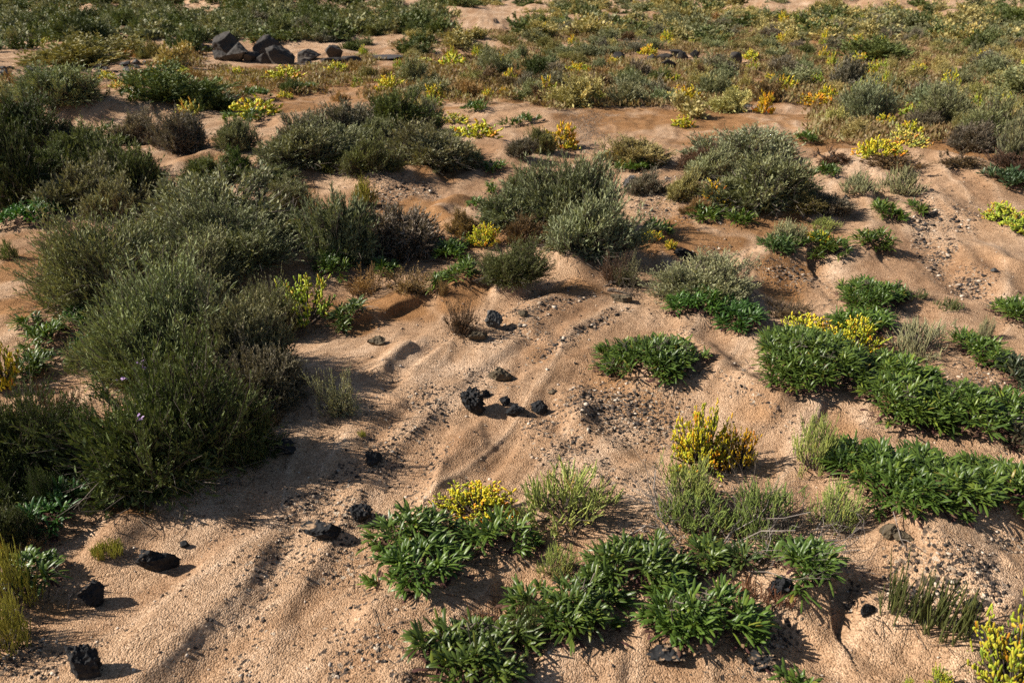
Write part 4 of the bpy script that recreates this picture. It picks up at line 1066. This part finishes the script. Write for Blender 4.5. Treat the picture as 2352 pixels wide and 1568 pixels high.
rock(2014,1200,2060,1250,'upright tan stone under the tall leafy mat',mat='brownrock',seed=101,name='brown_rock')
rock(2045,1222,2092,1252,'flat tan stone leaning on the upright one',mat='brownrock',seed=103,depth=.6,name='brown_rock')
rock(1430,402,1471,431,'grey stone below the pale yellow-green bush',mat='greyrock',seed=107,cuts=5,name='grey_rock')
rock(1256,896,1284,906,'flat brown pebble-like stone on the track',mat='brownrock',seed=109,sub=3,name='brown_rock')
rock(2272,616,2292,627,'small round dark stone on the right sand bank',seed=113,sub=3,cuts=2,mat='greyrock',name='grey_rock')
rock(1188,712,1214,730,'small brown stone on the sand mound',seed=127,sub=4,mat='brownrock',name='brown_rock')
rock(1400,675,1460,697,'dark crust at the foot of the red-brown bush',seed=131,mat='brownrock',name='brown_rock')
rock(1694,240,1732,248,'flat grey stone on the brown flat',seed=137,sub=3,mat='greyrock',name='grey_rock')
rock(2185,455,2200,465,'small dark stone on the top of the right sand bank',seed=139,sub=3,name='lava_rock') if False else rock(1934,447,1948,458,'small dark stone at the lip of the right sand bank',seed=139,sub=3)
for i, (x0,y0,x1,y1,l) in enumerate([
 (488,72,556,140,'block-topped black boulder at the left end of the pile'),(508,92,556,138,'light-faced slab boulder near the left of the pile'),
 (521,97,583,148,'pointed boulder with a lit left face'),(582,79,648,134,'tallest peaked boulder at the back of the pile'),
 (590,122,626,150,'small boulder in the middle of the pile'),(620,104,682,154,'large front boulder with a grey lit face'),
 (674,112,732,142,'low boulder right of the large front boulder'),(738,102,787,141,'pointed boulder at the right of the pile'),
 (676,133,719,152,'flat boulder in front of the low boulder'),(735,131,797,153,'flat grey boulder at the right foot of the pile'),
 (486,113,523,142,'dark boulder under the block-topped one'),(455,100,495,122,'low black boulder at the left of the pile'),
 (790,128,844,153,'dark boulder beside the pool'),(548,118,600,147,'black boulder in the gap of the pile'),]):
    rock(x0-.08*(x1-x0),y0,x1+.10*(x1-x0),y1,l,mat='boulder',seed=200+i*7,sub=5,cuts=17,rough=.22,pits=0,depth=.75,name='boulder',cat='boulder',group='pile of dark boulders at the far left')
for i, (x0,y0,x1,y1,l) in enumerate([
 (1406,119,1438,144,'pointed boulder left of the dark rock group'),(1479,124,1514,144,'leftmost rock of the dark rock group'),(1508,122,1546,142,'middle rock of the dark rock group'),
 (1534,114,1582,137,'flat-topped rock of the dark rock group'),(1511,134,1555,160,'lowest front rock of the dark rock group'),(1554,117,1580,144,'upright black rock at the right of the dark group'),
 (1582,114,1608,136,'pale rock just right of the dark group'),(1626,123,1666,147,'lit rock in the far right rocks'),(1666,119,1710,150,'rightmost far rock, beside a yellow bush')]):
    rock(x0,y0,x1,y1,l,mat='boulder',seed=400+i*7,sub=4,cuts=17,rough=.22,pits=0,depth=.6,name='boulder',cat='boulder',group='far rocks right of centre')
R = random.Random(9)
for i in range(34):
    x = R.uniform(0, 95) if i < 16 else R.uniform(217, 340); y = R.uniform(150, 188) if i < 16 else R.uniform(146, 178); w = R.uniform(10, 30)
    rock(x-w/2, y-w*.42, x+w/2, y+w*.1, 'pale grey stone in the rubble bank at the far left edge' if i < 16 else 'pale grey stone in the rubble bank between the far left shrubs', mat='greyrock', seed=600+i, sub=3, cuts=10, rough=.2, pits=0, name='rubble_stone', cat='stone', group='grey rubble stones at far left' if i < 16 else 'grey rubble stones beside far left shrub')
# lilac flowers on the large heath bush
for i, (x, y) in enumerate([(330,846),(283,870),(322,962),(326,836)]):
    mb = MB(); rg = np.random.default_rng(i); n = 12; a = rg.uniform(0,6.28,n)
    d = unit(np.stack([np.cos(a),np.sin(a),rg.uniform(.2,1,n)],1)); leaves(mb, rg.normal(0,.006,(n,3)), d, perp(d,rg), np.full(n,.014), np.full(n,.005), rg.random(n))
    # hangs on the dome of the bush along the sight line
    d0 = ray(x, y); t = 4.02 if y > 860 else 4.15; t = (CAM_H-.52)/-d0[2] if True else t
    o = link('flower_head', mb.mesh('flower_head', M['flower'])); o.location = (d0[0]*t, d0[1]*t, CAM_H+d0[2]*t)
    tag(o, 'small lilac flower head on the left bushes', 'flower', 'lilac flower heads on the left bushes')

# ------------------------------------------------------------------ pool by the boulders
def pool():
    m, nt, out = newmat('muddy_water'); p = nd(nt, 'ShaderNodeBsdfPrincipled'); p.inputs['Base Color'].default_value = (.07,.045,.025,1); p.inputs['Roughness'].default_value = .32
    n = nd(nt, 'ShaderNodeTexNoise'); n.inputs['Scale'].default_value = 6; b = nd(nt, 'ShaderNodeBump'); b.inputs['Strength'].default_value = .05
    nt.links.new(n.outputs[0], b.inputs['Height']); nt.links.new(b.outputs[0], p.inputs['Normal']); nt.links.new(p.outputs[0], out.inputs[0])
    X, Y = place(880, 138); z = hz(X, Y)+.10; N = 40; a = np.arange(N)*2*math.pi/N; r = 1+.15*np.sin(3*a)+.1*np.sin(5*a+1)
    V = np.stack([X+.6*r*np.cos(a), Y+.5*r*np.sin(a), np.full(N, z)], 1); mb = MB(); mb.add(np.concatenate([V, [[X,Y,z]]]), np.stack([np.arange(N), (np.arange(N)+1)%N, np.full(N,N)], 1))
    o = link('water', mb.mesh('water', m)); o['kind'] = 'structure'
pool()

# ------------------------------------------------------------------ the scrub beyond: shrubs one by one
HOLES = [(396,12,528,37),(620,17,664,28),(250,58,325,104),(270,98,375,124),(206,90,240,110),(455,72,490,107),(-20,104,36,150),(470,98,800,158),(840,112,925,160),(909,0,988,20),(1032,18,1200,86),(880,76,955,104),(840,112,925,152),
 (1238,4,1314,16),(1730,12,1872,42),(1925,0,2360,15),(-20,148,350,190),(130,230,560,300),(1290,240,1560,330),(1560,255,1700,300),(1000,240,1240,300),(1740,235,1850,330),(640,180,680,200),(820,205,860,215),(600,225,740,300),(560,250,640,300),(1700,240,1760,300)]
def in_hole(px, py):
    return any(a < px < c and b < py < d for a,b,c,d in HOLES)
R = random.Random(77)
occ = [(o.location.x, o.location.y, max(abs(o.scale.x), .25)) for o in S.objects if o.get('category') in ('shrub','succulent','dry shrub','leafy plant','boulder')]
cnt = {}
cand = []
for gy in range(0, 62):
    for gx in range(-60, 61):
        y = 9.5+gy*.42*(1+gy*.012); x = gx*.62*(1+gy*.016)+R.uniform(-.3,.3); y += R.uniform(-.25,.25)
        if abs(x) > .70*y+.8 or y > 46: continue
        cand.append((x, y))
cand.sort(key=lambda q: q[1])
def zone_kind(px, py, x, y):
    v = float(vnoise(np.array([x*.35]), np.array([y*.35]), 91)[0])+.5; r = R.random()
    if px < 1020 and py < 125:
        return ('grey' if r < .55 else 'dark' if r < .88 else 'yg')
    if px < 900 and py >= 125:
        if py > 235: return None
        return 'tanlow' if r < .62 else 'brownlow' if r < .8 else 'grey' if r < .86 else 'ylow'
    if py < 40: return 'dark' if r < .4 else 'grey' if r < .75 else 'yg'
    if py > 262 and px < 1880: return None
    if py > 320: return None
    if px < 1300 and py > 150: return 'tanlow' if r < .36 else 'brownlow' if r < .5 else 'grey' if r < .75 else 'yg' if r < .9 else 'ylow'
    if v > .62: return 'grey' if r < .7 else 'brownlow' if r < .8 else 'yg'
    return 'yg' if r < .50 else 'tanlow' if r < .60 else 'grey' if r < .76 else 'brownlow' if r < .84 else 'ylow'
KIND = {'grey':('shrub','grey',.66,.40),'dark':('shrub','green',.74,.46),'yg':('pale_shrub','yg',.50,.31),'tanlow':('dry_tuft','tan',.42,.30),'brownlow':('dry_tuft','brown',.45,.36),'ylow':('yellow_tuft','y',.30,.35)}
LAB = {'shrub':('grey-green shrub in the distant scrub','shrub'),'pale_shrub':('pale yellow-green shrub in the distant scrub','shrub'),'dry_tuft':('low dry brownish tuft in the distant scrub','dry tuft'),'yellow_tuft':('small yellow plant in the distant scrub','succulent')}
def zone_words(px, py):
    if px < 1020 and py < 125: return 'at the far left beyond the boulder pile'
    if px < 900: return 'on the brown ground between dune and boulders'
    if py < 40: return 'along the far top edge'
    if px < 1300: return 'around and right of the pool'
    if px < 1720: return 'around the far dark rocks'
    return 'on the right-hand plain'
for x, y in cand:
    z = hz(x, y); px, py, dep = [float(v) for v in to_p(np.array(x), np.array(y), np.array(z))]
    if in_hole(px, py) or px < -60 or px > PW+60: continue
    k = zone_kind(px, py, x, y)
    if k is None: continue
    if 440 < px < 940 and 150 < py < 200 and k in ('grey','dark','yg'): k = 'tanlow'
    nm, col, wid, hh = KIND[k]
    if y > 20 and R.random() < .25: continue
    if cnt.get(nm, 0) >= 285: continue
    rx = wid*R.uniform(.55, 1.25)*.62
    if any(a-6 < px < b+6 and c-2 < py < c+30 for a, b, c in KEEP): continue
    if any((x-a)**2+(y-b)**2 < (c*.75+rx*.5)**2 for a,b,c in occ): continue
    cnt[nm] = cnt.get(nm, 0)+1; occ.append((x, y, rx*.6))
    h = hh*R.uniform(.6, 1.15)*(1.0 if k != 'dark' else 1.1)*.9
    lab = LAB[nm][0].replace('in the distant scrub', zone_words(px, py)); grp = LAB[nm][0].replace(' in the distant scrub', 's ')+zone_words(px, py)
    if nm == 'yellow_tuft':
        f, s = rnd.choice(YS['2']); c = YC['y' if R.random() < .6 else 'g']
    else:
        st = 'sparse2' if k == 'tanlow' and R.random() < .6 else 'broom2' if R.random() < .35 else 'heath2'
        f, s = rnd.choice(SH[st]); c = COL[col]
        if k == 'grey' and R.random() < .35: c = COL['greybrown']
        if k == 'brownlow' and R.random() < .5: c = COL['olive']
        if k == 'yg' and R.random() < .4: c = COL['olive']
    put_shrub(x, y, z-.02, rx, rx*.9, h, f, None, c, lab, grp, nm, LAB[nm][1])

# the rest of the plain, past counting: one mass
def far_scrub():
    rg = np.random.default_rng(5); protos = [gen_shrub(900+i, 20, 190, 6, .026, .095, stems=False)[0] for i in range(4)]+[gen_shrub(950+i, 14, 66, 6, .045, .15, stems=False)[0] for i in range(4)]
    pv = [(np.concatenate(p.v), np.concatenate(p.f), np.concatenate(p.t)) for p in protos]
    mbs = {'far_scrub_grey':MB(), 'far_scrub_pale':MB(), 'far_scrub_green':MB()}
    n = 0
    for i in range(4400):
        y = 25+120*rg.random()**1.3; x = rg.uniform(-.72, .72)*y
        if i >= 3400: x = rg.uniform(-.70, -.02)*y; y = 22+60*rg.random()
        z = hz(x, y); px, py, dep = [float(v) for v in to_p(np.array(x), np.array(y), np.array(z))]
        if in_hole(px, py+1) or px < -80 or px > PW+80: continue
        g = px < 1020 or py < 9 or rg.random() < .3
        V, F, T = pv[rg.integers(4)+(4 if y > 48 else 0)]; a = rg.uniform(0, 6.28); r = rg.uniform(.25, .85); h = r*rg.uniform(.45, .8)
        u = rg.random(); 
        if i >= 3400: h *= 1.3
        key = 'far_scrub_green' if u < (.6 if px < 1020 else .18) else 'far_scrub_grey' if g else 'far_scrub_pale'
        W_ = np.stack([(V[:,0]*math.cos(a)-V[:,1]*math.sin(a))*r+x, (V[:,0]*math.sin(a)+V[:,1]*math.cos(a))*r+y, V[:,2]*h+z-.02], 1)
        mbs[key].add(W_, F, np.clip(T+rg.normal(0,.12), 0, 1))
    for nm, c in (('far_scrub_grey', (.25,.25,.13)), ('far_scrub_pale', (.42,.35,.14)), ('far_scrub_green', (.12,.145,.045))):
        o = link(nm, mbs[nm].mesh(nm, M['foliage']), None, c)
        tag(o, 'far mass of silvery grey scrub reaching the horizon' if 'grey' in nm else 'far mass of dark green scrub, thickest at the upper left' if 'green' in nm else 'far mass of pale yellowish scrub on the right-hand plain', 'scrub', None, 'stuff')
far_scrub()
# low ground cover between the shrubs
def ground_cover():
    rg = np.random.default_rng(15); P = []; T = []
    X = rg.uniform(-30, 30, 90000); Y = 7+28*rg.random(90000)**1.2
    Z = height(X, Y); px, py, dep = to_p(X, Y, Z)
    s, g = soil_gravel(X, Y); d = fbm(X*.7, Y*.7, 3, 61)
    ok = (px > -60) & (px < PW+60) & (py < 335) & ((d > -.12) | (s > .5))
    zone = ((py < 262) | (px > 1850)) & ((px > 880) | ((py > 125) & (py < 232) & (px > 330)))
    ok &= zone
    qx = px+70*fbm(X*.9, Y*.9, 3, 71); qy = py+26*fbm(X*.9, Y*.9, 3, 73)
    zone = ((qy < 258) | (qx > 1860)) & ((qx > 880) | ((qy > 130) & (qy < 228) & (qx > 330)))
    ok &= zone
    for a,b,c,e in HOLES: ok &= ~((qx > a) & (qx < c) & (qy > b) & (qy < e))
    idx = np.where(ok)[0][:14000]
    n = len(idx); k = 16; o = np.repeat(idx, k); N = len(o)
    base = np.stack([X[o], Y[o], Z[o]], 1)+rg.normal(0, .06, (N,3))*(1,1,0)+UP*rg.uniform(0,.07,N)[:,None]
    d = unit(rg.normal(0, .6, (N,3))+UP*.9); d[:,2] = np.abs(d[:,2]); sc = np.repeat(rg.uniform(.6, 1.5, n), k)
    mb = MB(); leaves(mb, base, d, perp(d, rg), .075*sc, .010*sc, np.clip(np.repeat(rg.normal(.5,.2,n), k)+rg.normal(0,.12,N), 0, 1))
    m = foliage_mat('dry_ground_cover', [(0,(.12,.07,.035)),(.3,(.22,.14,.065)),(.6,(.31,.23,.105)),(.85,(.36,.32,.14)),(1,(.27,.27,.13))], .2)
    o = link('ground_cover', mb.mesh('ground_cover', m), None, (1,1,1)); tag(o, 'low tan and brown ground cover between the distant shrubs', 'ground cover', None, 'stuff')
ground_cover()

# ------------------------------------------------------------------ loose gravel
def gravel():
    rg = np.random.default_rng(25); V0, F0 = ICO[1]
    n = 260000; Y = 1.7+8.5*rg.random(n)**1.6; X = rg.uniform(-1, 1, n)*(.72*Y+.4)
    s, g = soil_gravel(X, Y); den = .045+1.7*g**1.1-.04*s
    den *= np.clip(1.3-Y/11, .25, 1)
    keep = rg.random(n) < den*.55; X, Y, g = X[keep], Y[keep], g[keep]; n = len(X); Z = height(X, Y)
    near = np.clip(Y/4, .7, 1.8)
    r = (.0020+0.0075*rg.random(n)**6)*near*(1+.6*g)
    Q = rg.normal(0, .22, (n,12,3))+V0[None]
    Q *= r[:,None,None]*np.stack([rg.uniform(.7,1.3,n), rg.uniform(.7,1.3,n), rg.uniform(.5,.9,n)], 1)[:,None,:]
    Q += np.stack([X, Y, Z+r*.25], 1)[:,None,:]
    F = (F0[None]+(np.arange(n)*12)[:,None,None]).reshape(-1,3)
    tint = np.where(rg.random(n) < .25+.5*g, rg.uniform(0, .5, n), rg.uniform(.5, 1, n))
    mb = MB(); mb.add(Q, F, np.repeat(tint, 12)); o = link('gravel', mb.mesh('gravel', M['pebble']))
    tag(o, 'loose dark and pale gravel strewn over the sand', 'gravel', None, 'stuff')
    print('pebbles', n)
gravel()
# dead leaves and snapped twigs lying round the plants
def litter():
    rg = np.random.default_rng(35); P0 = []
    for o in S.objects:
        if o.parent is None and o.get('category') in ('shrub','leafy plant','dry shrub','stick plant','succulent') and o.location.y < 8.5:
            if o.get('category') == 'leafy plant': e = max((max(abs(c[0]) for c in k.bound_box) for k in o.children), default=.2); ry = e*.7
            else: e, ry = o.scale.x, o.scale.y
            n = int(60*min(e, .6)/.3); a = rg.uniform(0, 6.28, n); r = rg.normal(1.0, .22, n)
            P0.append(np.stack([o.location.x+e*r*np.cos(a), o.location.y+ry*r*np.sin(a)], 1))
    P0 = np.concatenate(P0); n = len(P0); z = height(P0[:,0], P0[:,1]); p = np.stack([P0[:,0], P0[:,1], z+.004], 1)
    a = rg.uniform(0, 6.28, n); d = np.stack([np.cos(a), np.sin(a), rg.normal(.05, .12, n)], 1); Lk = rg.uniform(.015, .08, n)*(1+(rg.random(n) < .1))
    tw = rg.random(n) < .6
    mb = MB(); q = p+d*Lk[:,None]; q[:,2] = height(q[:,0], q[:,1])+.004+np.abs(rg.normal(0, .006, n))
    tubes(mb, p[tw], q[tw], np.full(tw.sum(), .0016), np.full(tw.sum(), .0009), 3, rg, rg.random(tw.sum())*.8)
    lf = ~tw; leaves(mb, p[lf], unit(d[lf]), unit(np.stack([rg.normal(0,.4,lf.sum()), rg.normal(0,.4,lf.sum()), np.ones(lf.sum())], 1)), rg.uniform(.012,.03,lf.sum()), rg.uniform(.003,.006,lf.sum()), rg.random(lf.sum()))
    tag(link('plant_litter', mb.mesh('plant_litter', M['wood'])), 'snapped twigs and dead leaves lying on the sand round the plants', 'litter', None, 'stuff')
litter()
build_ground()
print('COUNTS', cnt)
